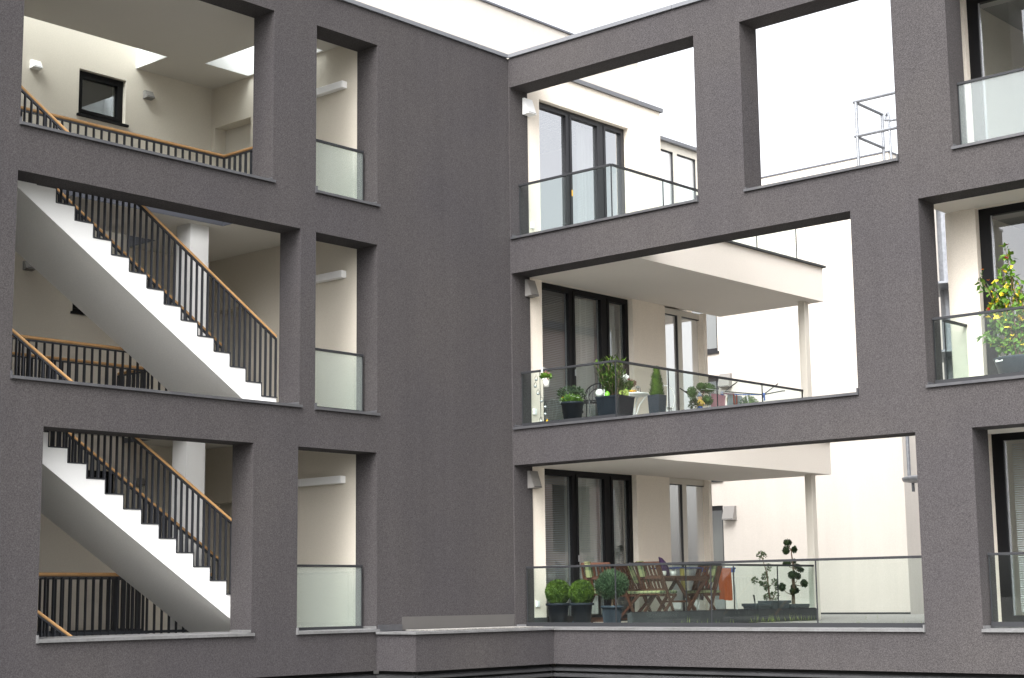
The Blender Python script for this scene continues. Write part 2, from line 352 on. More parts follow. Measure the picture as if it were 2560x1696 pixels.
for h in RH: sill_y(scr, h[0] + (.02 if h[0] < .1 else 0), h[1], h[2], 'ledge' if h[2] < 0 else 'sill')
# ------------------------------------------------------------------ corner box at the foot
cb = thing('corner_plinth', 'low dark rendered box with a metal ledge filling the inner corner', 'plinth', (.4, -1.4, -1))
MB().box(.004, .75, -2.806, -.004, -.955, -.478).build('wall', M['dark'], cb)
MB().box(.03, .79, -2.845, -.04, -.474, -.440).build('ledge', M['ledge'], cb, bevel=.004)
MB().box(.05, .60, -2.3, -.05, -.436, -.424).build('gravel', M['gravel'], cb)
MB().box(.006, .014, -2.33, -.012, -.425, -.25).build('flashing_strip', M['plinth'], cb)
MB().box(.006, .022, -2.785, -2.335, -.435, -.35).build('upstand', M['sill'], cb)
# ------------------------------------------------------------------ louvres below the band
def louver(label, p, q, nrm):
    p, q, nrm = Vector(p), Vector(q), Vector(nrm)
    t = thing('louver_screen', label, 'louvre', ((p.x + q.x) / 2, (p.y + q.y) / 2, -1.3), 'louvre screens under the wall band')
    d = (q - p).normalized(); mb = MB(); z = -1.0
    while z > -1.62:
        a, b, c_, e = (nrm * 0, z), (nrm * .045, z - .022), (nrm * .045, z - .052), (nrm * .005, z - .060)
        vs = []
        for P_ in (p, q):
            for o_, zz in (a, b, c_, e): vs.append((P_.x + o_.x, P_.y + o_.y, zz))
        mb.add(vs, [(0, 1, 5, 4), (1, 2, 6, 5), (2, 3, 7, 6), (3, 2, 1, 0), (4, 5, 6, 7)])
        z -= .083
    mb.build('slat', M['louver'], t)
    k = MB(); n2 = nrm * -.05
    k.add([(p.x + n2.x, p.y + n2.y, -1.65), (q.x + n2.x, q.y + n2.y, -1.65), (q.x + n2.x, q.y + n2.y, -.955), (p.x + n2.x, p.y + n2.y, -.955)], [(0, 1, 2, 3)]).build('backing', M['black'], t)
louver('dark metal louvres under the left wall band', (-.09, -15, 0), (-.09, -2.72, 0), (1, 0, 0))
louver('short dark metal louvres on the narrow left side of the corner box', (-.09, -2.72, 0), (.66, -2.72, 0), (0, -1, 0))
louver('dark metal louvres on the long front of the corner box', (.66, -2.72, 0), (.66, .09, 0), (1, 0, 0))
louver('dark metal louvres under the right wall band', (.66, .09, 0), (14, .09, 0), (0, -1, 0))
# ------------------------------------------------------------------ stair hall
hall = thing('stair_hall', 'cream stair hall with landings and skylights behind the left facade openings', 'building', (-2, -6, -1))
UB, VE = -3.76, -2.79
wins = [(-5.215, -4.40, f + 1.625, f + 2.31) for f in FL]
grid_wall(MB(), 'x', UB - .35, UB, (-10.5, VE + .0), (-1.6, 9.0), [(a, b, c_, d) for a, b, c_, d in wins]).build('back_wall', M['hall_wall'], hall)
nic = [(-3.68, -2.80, f, f + 1.895) for f in FL]
grid_wall(MB(), 'y', VE, VE + .3, (UB - .35, -T - .002), (-1.6, 8.5), nic).build('end_wall', M['hall_wall'], hall)
MB().box(UB, -T - .002, -10.7, -10.5, -1.6, 8.2).build('side_wall', M['hall_wall'], hall)
for k in range(3):
    f = FL[k]
    d = MB().box(-3.72, -2.76, VE + .22, VE + .26, f, f + 1.90).build('door', M['wframe'], hall)
    MB().box(-3.0, -2.92, VE + .19, VE + .22, f + .95, f + 1.0).build('handle', M['silver'], d)
    a, b, c_, z1 = wins[k]
    fr = MB(); x0, x1 = UB - .14, UB - .075
    fr.box(x0, x1, a, a + .06, c_, z1).box(x0, x1, b - .06, b, c_, z1).box(x0, x1, a + .06, b - .06, c_, c_ + .06).box(x0, x1, a + .06, b - .06, z1 - .06, z1)
    fr.box(x0 + .01, x1 + .012, a + .062, a + .10, c_ + .062, z1 - .062).box(x0 + .01, x1 + .012, b - .10, b - .062, c_ + .062, z1 - .062).box(x0 + .01, x1 + .012, a + .10, b - .10, c_ + .062, c_ + .10).box(x0 + .01, x1 + .012, a + .10, b - .10, z1 - .10, z1 - .062)
    wf = fr.build('window', M['frame'], hall)
    MB().box(x0 + .02, x0 + .03, a + .08, b - .08, c_ + .08, z1 - .08).build('pane', M['glass_win'], wf)
    MB().box(UB - .06, UB + .04, a - .03, b + .04, c_ - .035, c_ - .001).build('sill', M['frame'], wf)
for f in FL: MB().box(-5.2, UB - .352, -5.6, -4.0, f + 1.0, f + 2.6).build('unlit_room_block', M['room_shade'], hall)  # solid blocks added to darken the hall panes, in place of unlit rooms
HA = (-1.66, -.47, -8.72, -4.19); HB = (-3.761, -3.06, -10.3, -4.29)
for k, (z0, z1) in enumerate([(-.72, FL[0]), (CE[0], FL[1]), (CE[1], FL[2])]):
    mb = MB(); grid_wall(mb, 'z', z0, z1 - .012, (UB, -T - .002), (-10.5, VE), [HA, HB]); mb.build('floor_slab', M['hall_ceil'], hall)
    mb = MB(); grid_wall(mb, 'z', z1 - .012, z1, (UB + .01, -T - .012), (-10.49, VE - .01), [(HA[0] - .02, HA[1] + .02, HA[2] - .02, HA[3] + .02), (HB[0] - .02, HB[1] + .02, HB[2] - .02, HB[3] + .02)]); mb.build('floor_finish', M['floor'], hall)
    e = MB(); e.box(-1.672, -1.648, -8.72, -4.178, z0 + .004, z1 + .03).box(-1.648, -.47, -4.202, -4.178, z0 + .004, z1 + .002).box(-3.072, -3.048, -10.3, -4.278, z0 + .004, z1 + .03).box(-3.76, -3.072, -4.302, -4.278, z0 + .004, z1 + .03)
    e.build('slab_edge', M['trim'], hall)
# top ceiling / roof with skylights
SK = [(-3.761, -2.97, -9.8, -4.22), (-2.83, -1.1, -3.665, -2.83)]
grid_wall(MB(), 'z', 7.96, 8.22, (-9.0, -T - .002), (-14, -.002), SK).build('roof_slab', M['hall_ceil'], hall)
grid_wall(MB(), 'z', 8.22, 8.235, (-9.0, -T - .03), (-14, -.05), [(a - .03, b + .03, c_ - .03, d + .03) for a, b, c_, d in SK]).build('roof_gravel', M['gravel'], hall)
for (a, b, c_, d) in SK:
    sk = MB(); t_ = .06
    sk.box(a - t_, a, c_ - t_, d + t_, 8.236, 8.62).box(b, b + t_, c_ - t_, d + t_, 8.236, 8.62).box(a, b, c_ - t_, c_, 8.236, 8.62).box(a, b, d, d + t_, 8.236, 8.62)
    for (q0, q1, q2, q3) in (((b - .012, b, c_, d), (a, b - .012, c_, c_ + .012), (a, b - .012, d - .012, d)) if a < -3 else ((a, a + .012, c_, d), (b - .012, b, c_, d), (a + .012, b - .012, c_, c_ + .012), (a + .012, b - .012, d - .012, d))): sk.box(q0 + .001, q1 - .001, q2 + .001, q3 - .001, 7.962, 8.60)
    s_ = sk.build('skylight', M['concrete'], hall)
    MB().box(a - t_, b + t_, c_ - t_, d + t_, 8.625, 8.637).build('pane', M['glass_sky'], s_)
for k in range(2):
    MB().box(-2.12, -1.81, -4.635, -4.32, FL[k], CE[k]).build('column', M['concrete'], hall)
# ------------------------------------------------------------------ stair flights
def rail_posts(parent, items, name='baluster'):
    for p, q in items: MB().bar(p, q, .012, .042, (1, 0, 0)).build(name, M['bar'], parent)
def stair(k, label):
    off = {1: 0.0, 0: -2.924, -1: -5.848}[k]
    t = thing('stair_flight', label, 'staircase', (-1, -6.4, off + 2.48), 'concrete stair flights in the left hall')
    u0, u1 = -1.645, -.45
    N = 17; v_top, z_top = -8.449, 5.404 + off        # nosing line start
    ve_ = v_top + .265 * (N - 1)
    def zs(v): return 4.816 - .6555 * (v + 8.168) + off
    # build as per-step prisms sharing a sloped underside (one mesh)
    vs, fs = [], []
    vlist = [v_top + .265 * i for i in range(N)]
    for i in range(N - 1):
        a, b = vlist[i], vlist[i + 1]; zt = z_top - .172 * (i + 1); za, zb = zs(a), zs(b)
        base = len(vs)
        vs += [(u0, a, za), (u1, a, za), (u1, b, zb), (u0, b, zb), (u0, a, zt), (u1, a, zt), (u1, b, zt), (u0, b, zt)]
        fs += [(base + 4, base + 5, base + 6, base + 7), (base + 1, base + 2, base + 6, base + 5), (base + 3, base + 0, base + 4, base + 7)]
        zp = z_top - .172 * i                           # riser
        base2 = len(vs); vs += [(u0, a, zt), (u1, a, zt), (u1, a, zp), (u0, a, zp)]; fs += [(base2, base2 + 1, base2 + 2, base2 + 3)]
    a = ve_; base2 = len(vs); vs += [(u0, a, zs(a)), (u1, a, zs(a)), (u1, a, z_top - .172 * (N - 1)), (u0, a, z_top - .172 * (N - 1))]; fs += [(base2, base2 + 1, base2 + 2, base2 + 3)]
    MB().add(vs, fs).build('steps', M['concrete'], t)
    sf = MB().add([(u0, v_top, zs(v_top) + .001), (u1, v_top, zs(v_top) + .001), (u1, ve_, zs(ve_) + .001), (u0, ve_, zs(ve_) + .001)], [(3, 2, 1, 0)]).build('underside', M['stairsoff'], t)
    # landing stub at the top so that the flight reaches the slab
    MB().box(u0, u1, v_top - .25, v_top - .004, z_top - .26, z_top - .002).build('top_landing', M['concrete'], t)
    # railings
    for (ur, nm) in ((-.455, 'outer_railing'), (-1.60, 'inner_railing')):
        def zh(v): return 4.897 - .648 * (v + 6.375) + off
        va, vb = v_top + .02, ve_ - .01
        if ur < -1: vb = -4.235
        r_ = MB().tube([(ur, va, zh(va) - .022), (ur, vb, zh(vb) - .022)], .021, 10).build('handrail', M['wood'], t, smooth=False)
        MB().bar((ur, va, zh(va) - .058), (ur, vb, zh(vb) - .058), .030, .022).build('under_rail', M['bar'], r_)
        tr = MB()
        for i in range(N - 1):
            a, b = vlist[i], vlist[i + 1]; zt = z_top - .172 * (i + 1)
            tr.box(ur - .02, ur + .018, a + .004, b + .008, zt + .002, zt + .014)
            tr.box(ur - .02, ur + .018, a - .001, a + .007, zt + .014, zt + .172)
        tr.build('tread_edge', M['bar'], r_)
        for i in range(N - 1):
            a = vlist[i]; zt = z_top - .172 * (i + 1)
            for j in range(3):
                v = a + .265 * (j + .85) / 3.0
                if v > vb + .03: continue
                MB().box(ur - .021, ur + .019, v - .006, v + .006, zt + .01, zh(v) - .05).build('baluster', M['bar'], r_)
    return t
stair(1, 'white stair flight crossing the middle left opening')
stair(0, 'white stair flight crossing the lower left opening')
stair(-1, 'stair flight going down below the lower left opening, only its handrail showing')
# ------------------------------------------------------------------ landing guards
def guard(label, pts, z, spacing=.117):
    t = thing('landing_railing', label, 'railing', (pts[0][0], pts[0][1], z), 'landing railings in the left hall')
    zr = z + .815
    for (p, q) in zip(pts, pts[1:]):
        p3, q3 = Vector((p[0], p[1], zr - .02)), Vector((q[0], q[1], zr - .02))
        h = MB().tube([p3, q3], .021, 10).build('handrail', M['wood'], t)
        MB().bar(p3 - Vector((0, 0, .036)), q3 - Vector((0, 0, .036)), .030, .02).build('under_rail', M['bar'], t)
        MB().bar((p[0], p[1], z + .055), (q[0], q[1], z + .055), .012, .035).build('bottom_rail', M['bar'], t)
        L = (q3 - p3).length; n = max(1, int(L / spacing)); al = abs(q[1] - p[1]) > abs(q[0] - p[0])
        for i in range(n + 1):
            c = p3.lerp(q3, i / n)
            a, b = (.021, .006) if al else (.006, .021)
            MB().box(c.x - a, c.x + a, c.y - b, c.y + b, z + .03, zr - .05).build('baluster', M['bar'], t)
guard('black railing with oak handrail round the stair well of the top landing', [(-1.695, -8.6), (-1.695, -4.16), (-.50, -4.16)], FL[2])
guard('black railing with oak handrail along the stair well of the middle landing', [(-1.695, -8.6), (-1.695, -4.25)], FL[1])
guard('black railing with oak handrail along the stair well of the lowest landing', [(-1.695, -8.6), (-1.695, -4.25)], FL[0])
guard('black railing round the rear light well of the middle landing', [(-3.015, -9.6), (-3.015, -4.42), (-3.74, -4.42)], FL[1])
guard('black railing round the rear light well of the lowest landing', [(-3.015, -9.6), (-3.015, -4.42), (-3.74, -4.42)], FL[0])
guard('black railing round the rear light well of the top landing', [(-3.015, -9.6), (-3.015, -4.42), (-3.74, -4.42)], FL[2])
# ------------------------------------------------------------------ wall lamps (wedge uplighters)
def wedge(label, p, axis, w_=.15, h_=.125, d_=.11, m_='lamp', group=None):
    """wall lamp, p = centre of its back at the bottom; axis: '+x' or '-y' outward direction"""
    t = thing('wall_lamp', label, 'lamp', p, group)
    def L(a, d, z):
        return (p[0] + d, p[1] + a, p[2] + z) if axis == '+x' else (p[0] + a, p[1] - d, p[2] + z)
    mb = MB(); hw = w_ / 2
    vs = [L(-hw, .002, 0), L(hw, .002, 0), L(hw, d_, .012), L(-hw, d_, .012), L(-hw, .002, h_), L(hw, .002, h_), L(hw, d_ * .42, h_), L(-hw, d_ * .42, h_)]
    mb.add(vs, [(0, 1, 2, 3), (4, 5, 6, 7), (0, 1, 5, 4), (3, 2, 6, 7), (1, 2, 6, 5), (0, 3, 7, 4)]).build('housing', M[m_], t)
    s_ = MB(); vs = [L(-hw + .01, d_ * .97 + .004, .022), L(hw - .01, d_ * .97 + .004, .022), L(hw - .01, d_ * .97 + .002, .030), L(-hw + .01, d_ * .97 + .002, .030)]
    s_.add(vs, [(0, 1, 2, 3)]).build('light_slot', M['gasket'], t)
    return t
fn = ['lowest', 'middle', 'top']
for k in (2, 1, 0):
    wedge('small grey wedge wall lamp right of the hall window on the %s floor' % fn[k], (UB, -4.02, FL[k] + 2.10), '+x', group='wedge lamps in the stair hall')
    wedge('small grey wedge wall lamp left of the hall window on the %s floor' % fn[k], (UB, -5.965, FL[k] + 2.11), '+x', group='wedge lamps in the stair hall', m_='lampw' if k == 2 else 'lamp')
for k, zl in enumerate((1.61, 4.545, 7.43)):
    wedge('grey wedge wall lamp beside the %s balcony door' % fn[k], (0.002, .40, zl), '+x', .19, .265, .15, group='wedge lamps beside the balcony doors', m_='lampw' if k == 2 else 'lamp')
for k, zl in enumerate((1.59, 4.50, 7.288)):
    t = thing('strip_lamp', 'long white box lamp on the end wall in the %s slim opening' % fn[k], 'lamp', (-1.2, VE, zl), 'box lamps in the slim openings')
    MB().box(-1.95, -.64, VE - .095, VE - .002, zl, zl + .105).build('diffuser', M['lampw'], t, bevel=.006)
    MB().box(-.64, -.632, VE - .09, VE - .004, zl + .004, zl + .10).build('end_cap', M['plastic_w'], t)
# ------------------------------------------------------------------ glass balustrades
def pane(t, p, q, z0, z1, th=.014, m_='glass_rail'):
    p, q = Vector((p[0], p[1], 0)), Vector((q[0], q[1], 0)); d = (q - p).normalized(); p2, q2 = p + d * .006, q - d * .006
    return MB().bar((p2.x, p2.y, (z0 + z1) / 2), (q2.x, q2.y, (z0 + z1) / 2), th, z1 - z0).build('glass_pane', M[m_], t)
def balustrade(label, runs, zr, zb, group, base=True, posts=(), m_='glass_rail'):
    p0 = runs[0][0]; t = thing('glass_balustrade', label, 'balustrade', (p0[0], p0[1], zb), group)
    for pts in runs:
        MB().bar((pts[0][0], pts[0][1], zr - .016), (pts[-1][0], pts[-1][1], zr - .016), .042, .032).build('handrail', M['rail'], t, bevel=.003)
        if base: MB().bar((pts[0][0], pts[0][1], zb + .03), (pts[-1][0], pts[-1][1], zb + .03), .05, .06).build('base_channel', M['rail'], t)
        for p, q in zip(pts, pts[1:]): pane(t, p, q, zb + .02, zr - .02, m_=m_)
    for p in posts: MB().box(p[0] - .007, p[0] + .007, p[1] - .007, p[1] + .007, zb + .05, zr - .03).build('edge_seal', M['rail'], t)
    return t
gl = 'glass balustrades of the slim left openings'
balustrade('glass balustrade in the top slim opening', [[(-.24, -3.93), (-.24, -2.84)]], 6.265, 5.45, gl, posts=[(-.24, -2.845)], m_='glass_milky')
balustrade('glass balustrade in the middle slim opening', [[(-.24, -3.92), (-.24, -2.84)]], 3.355, 2.505, gl, posts=[(-.24, -2.845)], m_='glass_milky')
balustrade('glass balustrade in the lowest slim opening', [[(-.24, -4.205), (-.24, -2.85)]], .455, -.42, gl, posts=[(-.24, -2.855)], m_='glass_milky')
gr = 'glass balustrades of the balconies'
balustrade('glass balustrade with a corner on the empty top balcony', [[(.03, .2), (.925, .2), (1.83, .2)], [(1.83, .2), (1.83, 1.475), (1.83, 2.756), (1.83, 4.03), (1.83, 5.25)]], 6.285, 5.41, gr, posts=[(.04, .2), (1.83, .2), (1.83, 1.475), (1.83, 2.756), (1.83, 4.03), (1.83, 5.245)])
balustrade('glass balustrade with a corner on the middle balcony full of plants', [[(.03, .2), (.925, .2), (1.83, .2)], [(1.83, .2), (1.83, 1.48), (1.83, 2.756), (1.83, 4.03), (1.83, 5.25)]], 3.365, 2.52, gr, posts=[(.04, .2), (1.83, .2), (1.83, 1.48), (1.83, 2.756), (1.83, 4.03), (1.83, 5.245)])
balustrade('long glass balustrade across the front of the lowest terrace', [[(.06, .22), (1.73, .22), (3.37, .22), (5.01, .22), (6.62, .22)]], .445, -.435, gr, posts=[(.065, .22), (1.73, .22), (3.37, .22), (5.01, .22)])
balustrade('glass balustrade running back along the side of the lowest terrace', [[(1.93, .30), (1.93, 1.646), (1.93, 2.893), (1.93, 4.128), (1.93, 5.2)]], .462, -.29, gr, posts=[(1.93, 1.646), (1.93, 2.893), (1.93, 4.128)])
balustrade('glass balustrade of the upper right balcony at the photo edge', [[(7.345, .2), (9.28, .2)]], 6.285, 5.41, gr, posts=[(7.355, .2)], m_='glass_half')
balustrade('glass balustrade before the flowering hibiscus', [[(6.84, .2), (9.28, .2)]], 3.365, 2.52, gr, posts=[(6.85, .2)])
balustrade('short glass side screen beside the hibiscus balcony', [[(6.89, .40), (6.89, 1.0)]], 3.37, 2.52, gr, posts=[(6.89, .41)])
balustrade('glass balustrade of the lower right balcony at the photo edge', [[(7.40, .2), (9.28, .2)]], .452, -.42, gr, posts=[(7.41, .2)])
# ------------------------------------------------------------------ cream apartment wall with balcony doors
apt = thing('apartment_wall', 'cream apartment facade with balcony doors behind the screen wall', 'building', (-.2, 2.5, -1))
DZ = [(-.40, 1.945), (2.52, 4.862), (5.44, 7.785)]
holes = [(.73, 3.04, a, b) for a, b in DZ] + [(3.94, 5.07, -.40, 1.955), (3.94, 5.07, 2.52, 4.862)]
grid_wall(MB(), 'x', -.30, 0, (T + .002, 5.16), (-1.6, 4.862), [h for h in holes if h[3] < 5]).build('wall', M['cream'], apt)
grid_wall(MB(), 'x', -.30, 0, (T + .002, 3.94), (4.862, 8.255), [holes[2]]).build('upper_wall', M['cream'], apt)
MB().box(-.33, .045, T + .06, 3.985, 8.256, 8.325).build('coping', M['coping'], apt)
MB().box(-6, -.302, 5.0, 5.16, -1.6, 7.8).build('side_wall', M['cream'], apt)
MB().box(-6, -.302, 3.82, 3.938, 4.9, 8.255).build('upper_side_wall', M['cream'], apt)
MB().box(-9, -.02, T + .45, 3.9, 8.0, 8.25).build('roof_slab', M['gravel'], apt)
MB().box(-6, -.02, 3.942, 5.30, 7.80, 7.86).build('lower_roof', M['coping'], apt)
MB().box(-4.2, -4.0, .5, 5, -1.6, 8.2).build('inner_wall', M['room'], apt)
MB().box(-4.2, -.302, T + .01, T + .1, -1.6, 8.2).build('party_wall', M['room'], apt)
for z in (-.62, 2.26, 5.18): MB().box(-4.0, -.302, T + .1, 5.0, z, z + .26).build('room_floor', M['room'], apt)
SF = [None, (1.95, 2.50), (4.862, 5.42)]
def door(k):
    z0, z1 = DZ[k]; x0, x1 = -.185, -.10
    fr = MB()
    zb, zt = z0 + .10, z1 - .095
    for a, b in ((.60, .78), (1.485, 1.645), (2.30, 2.53), (2.935, 3.06)): fr.box(x0, x1, a, b, z0 + .10, z1 - .095)
    fr.box(x0, x1, .6, 3.06, z1 - .095, z1 + .01).box(x0, x1, .6, 3.06, z0 - .01, z0 + .10)
    # sash lines
    for a, b in ((.78, 1.485), (1.645, 2.30), (2.53, 2.935)):
        fr.box(x0 + .01, x1 + .012, a - .052, a - .004, zb - .05, zt + .05).box(x0 + .01, x1 + .012, b + .004, b + .052, zb - .05, zt + .05)
        fr.box(x0 + .01, x1 + .012, a - .004, b + .004, zt + .002, zt + .05).box(x0 + .01, x1 + .012, a - .004, b + .004, zb - .05, zb - .002)
    f_ = fr.build('balcony_door', M['frame_grey'] if k == 2 else M['frame'], apt)
    p_ = MB(); sp = MB()
    for a, b in ((.78, 1.485), (1.645, 2.30), (2.53, 2.935)):
        p_.add([(x0 + .05, a, zb), (x0 + .05, b, zb), (x0 + .05, b, zt), (x0 + .05, a, zt)], [(0, 1, 2, 3)])
        sp.box(x0 + .02, x0 + .042, b - .016, b, zb, zt)
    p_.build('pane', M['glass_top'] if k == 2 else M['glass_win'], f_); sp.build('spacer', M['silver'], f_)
    s_ = MB()
    stop = {0: (zb + .35, zb + .35, zb), 1: (zb, zb, zb), 2: (zt - .25, zb + .2, zb)}[k]
    for (a, b), st in zip(((.70, 1.50), (1.63, 2.32), (2.52, 2.95)), stop):
        z = zt - .05
        while z > st:
            s_.add([(-.245, a, z), (-.245, b, z), (-.222, b, z - .012), (-.222, a, z - .012)], [(0, 1, 2, 3)]); z -= .028
    s_.build('blind', M['slat'], f_)
    c_ = MB(); n = 60; rng = [(1.75, 2.42), (2.55, 2.98)] if k == 1 else ([(.62, 1.0), (1.62, 2.4), (2.5, 2.98)] if k == 0 else [(2.1, 2.5)])
    for a, b in rng:
        base = len(c_.v)
        for i in range(n + 1):
            y = a + (b - a) * i / n; x = -.36 + .03 * math.sin(i * .9) + .012 * math.sin(i * 2.3)
            c_.v += [(x, y, z0 + .12), (x, y, z1 - .08)]
        for i in range(n): c_.f.append((base + 2 * i, base + 2 * i + 2, base + 2 * i + 3, base + 2 * i + 1))
    c_.build('curtain', M['curtain'], f_)
    MB().bar((x1 + .035, 1.60, z0 + .93), (x1 + .035, 1.60, z0 + 1.03), .014, .014).build('handle', M['yellow'] if k == 2 else M['silver'], f_)
for k in range(3): door(k)
def white_window(z0, z1):
    x0, x1 = -.16, -.09; fr = MB()
    fr.box(x0, x1, 3.90, 5.07, z1 - .10, z1).box(x0, x1, 3.90, 5.07, z0, z0 + .08).box(x0, x1, 3.9, 4.0, z0 + .08, z1 - .10).box(x0, x1, 4.425, 4.545, z0 + .08, z1 - .10).box(x0, x1, 5.10, 5.16, z0, z1)
    f_ = fr.build('white_window', M['wframe'], apt)
    MB().add([(x0 + .03, 3.95, z0 + .05), (x0 + .03, 5.12, z0 + .05), (x0 + .03, 5.12, z1 - .05), (x0 + .03, 3.95, z1 - .05)], [(0, 1, 2, 3)]).build('frosted_pane', M['milk'], f_)
    MB().box(x0 + .031, x1 - .004, 4.408, 4.425, z0 + .08, z1 - .10).box(x0 + .031, x1 - .004, 5.083, 5.10, z0 + .08, z1 - .1).box(x0 + .031, x1 - .004, 4.0, 4.425, z1 - .112, z1 - .10).box(x0 + .031, x1 - .004, 4.545, 5.083, z1 - .112, z1 - .10).build('gasket', M['gasket'], f_)
white_window(-.40, 1.95); white_window(2.52, 4.86)
# top floor set back glazing under the lower roof
fr = MB(); x0, x1 = -.16, -.09
for a, b in ((3.945, 4.0), (4.425, 4.545), (5.10, 5.2), (5.7, 5.8)): fr.box(x0, x1, a, b, 5.44, 7.66)
fr.box(x0, x1, 3.945, 5.8, 7.66, 7.798)
f_ = fr.build('white_window', M['wframe'], apt)
MB().add([(x0 + .03, 3.95, 5.44), (x0 + .03, 5.75, 5.44), (x0 + .03, 5.75, 7.7), (x0 + .03, 3.95, 7.7)], [(0, 1, 2, 3)]).build('frosted_pane', M['milk'], f_)
MB().box(x0 + .031, x1 - .004, 4.408, 4.425, 5.44, 7.66).box(x0 + .031, x1 - .004, 5.085, 5.10, 5.44, 7.66).box(x0 + .031, x1 - .004, 4.0, 4.425, 7.648, 7.66).box(x0 + .031, x1 - .004, 4.545, 5.085, 7.648, 7.66).build('gasket', M['gasket'], f_)
# balcony slabs
for (z0, z1, ue, ve_) in ((1.945, 2.53, 2.13, 5.56), (4.862, 5.475, 2.115, 5.58)):
    s_ = MB(); s_.box(.002, ue, T + .002, ve_, z0, z1 - .03)
    b_ = s_.build('balcony_slab', M['soffit'], apt)
    MB().box(ue - .25, ue + .045, T + .02, ve_ + .05, z1 - .03, z1 + .004).box(.01, ue - .25, ve_ - .2, ve_ + .05, z1 - .03, z1 + .004).build('edge_coping', M['upstand'], b_)
    MB().box(.012, ue - .26, T + .02, ve_ - .21, z1 - .034 + .006, z1 - .02).build('deck', M['floor'], b_)
for z0, z1 in ((-.43, 1.944), (2.535, 4.861)): MB().box(1.80, 1.93, 5.26, 5.39, z0, z1).build('post', M['wframe'], apt, bevel=.004)
# lowest terrace floor, its dark upstand, and the planted roof beside it
tf = MB().box(.002, 1.88, T + .002, 5.30, -.60, -.425).build('terrace_floor', M['floor'], apt)
MB().box(1.882, 1.97, .28, 5.215, -.425, -.245).box(.002, 1.882, 5.14, 5.215, -.425, -.245).build('upstand', M['upstand'], tf)
MB().box(.002, .012, T + .003, .73, -.42, -.31).build('wall_base', M['upstand'], apt)
rt = MB().box(1.972, 14, T + .003, 11.99, -.60, -.437).box(-6, 1.972, 5.302, 11.99, -.60, -.438).build('roof_terrace', M['gravel']); tag(rt, 'grey gravel roof terrace behind the lowest balustrade', 'roof terrace', kind='structure')
# wall sockets on the strips beside the doors
for k, z in enumerate((-.155, 2.74, 5.645)):
    t = thing('wall_socket', 'small white wall socket beside the %s balcony door' % fn[k], 'socket', (.002, .508, z), 'white sockets beside the balcony doors')
    MB().box(.002, .032, .47, .545, z, z + .095).build('cover', M['plastic_w'], t, bevel=.006)
    MB().box(.032, .036, .483, .532, z + .025, z + .07).build('flap', M['lampw'], t)
t = thing('wall_vent', 'small pale square vent low on the cream wall behind the white table', 'vent', (.002, 3.4, 2.62))
MB().box(.002, .02, 3.28, 3.44, 2.60, 2.80).build('frame', M['lamp'], t); MB().box(.02, .024, 3.30, 3.42, 2.62, 2.78).build('grille', M['lampw'], t)
# ------------------------------------------------------------------ far white block
far = thing('white_block', 'tall white rendered block closing the view behind the balconies', 'building', (-4, 14, -1))
WX = (-5.4, -4.46)
fh = [(-6.2, -4.46, -.42, 1.945), (-6.2, -4.46, 2.52, 4.85), (-6.2, -4.46, 5.40, 7.6)]
grid_wall(MB(), 'y', 12, 12.35, (-14, 0), (-1.6, 9.15), fh).build('wall', M['white_pl'], far)
MB().box(-.35, 0, 12.352, 24, -1.6, 9.15).build('side_wall', M['white_pl'], far)
MB().box(-14, -.36, 12.36, 24, 8.6, 9.0).build('roof', M['gravel'], far)
MB().box(-14, .02, 11.98, 12.38, 9.151, 9.18).box(-.38, .02, 12.381, 24, 9.151, 9.18).build('coping', M['trim'], far)
MB().box(-4.2, 0.004, 11.975, 11.999, -.437, -.40).build('wall_base', M['upstand'], far)
for k, (a, b, c_, d) in enumerate(fh):
    f_ = MB().box(a, b, 12.10, 12.16, d - .1, d).box(b - .09, b, 12.10, 12.16, c_, d - .1).box(a, a + .09, 12.1, 12.16, c_, d - .1).box(a + .09, b - .09, 12.1, 12.16, c_, c_ + .09).build('door_frame', M['frame_grey'], far)
    MB().add([(a, 12.14, c_), (b, 12.14, c_), (b, 12.14, d), (a, 12.14, d)], [(0, 1, 2, 3)]).build('pane', M['glass_win'], f_)
    MB().box(a, b, 12.5, 12.52, c_, d).build('blind', M['lamp'], f_)
    MB().box(a - .03, b + .04, 11.96, 12.1, c_ - .05, c_ - .005).build('sill', M['frame_grey'], f_)
    if k < 2: wedge('square wall lamp beside the far dark door on the %s floor' % fn[k], (-4.245, 11.998, c_ + 2.03), '-y', .29, .31, .16, group='lamps on the far white wall')
# ------------------------------------------------------------------ penthouse on the roof
ph = thing('roof_penthouse', 'white penthouse block with thin dark coping above the left roof', 'building', (-7, 1, 8.2))
MB().box(-9, -5, -7, 10, 8.24, 11.82).build('wall', M['white_pl'], ph)
MB().box(-9.03, -4.96, -7.04, 10.04, 11.821, 11.86).build('coping', M['trim'], ph)
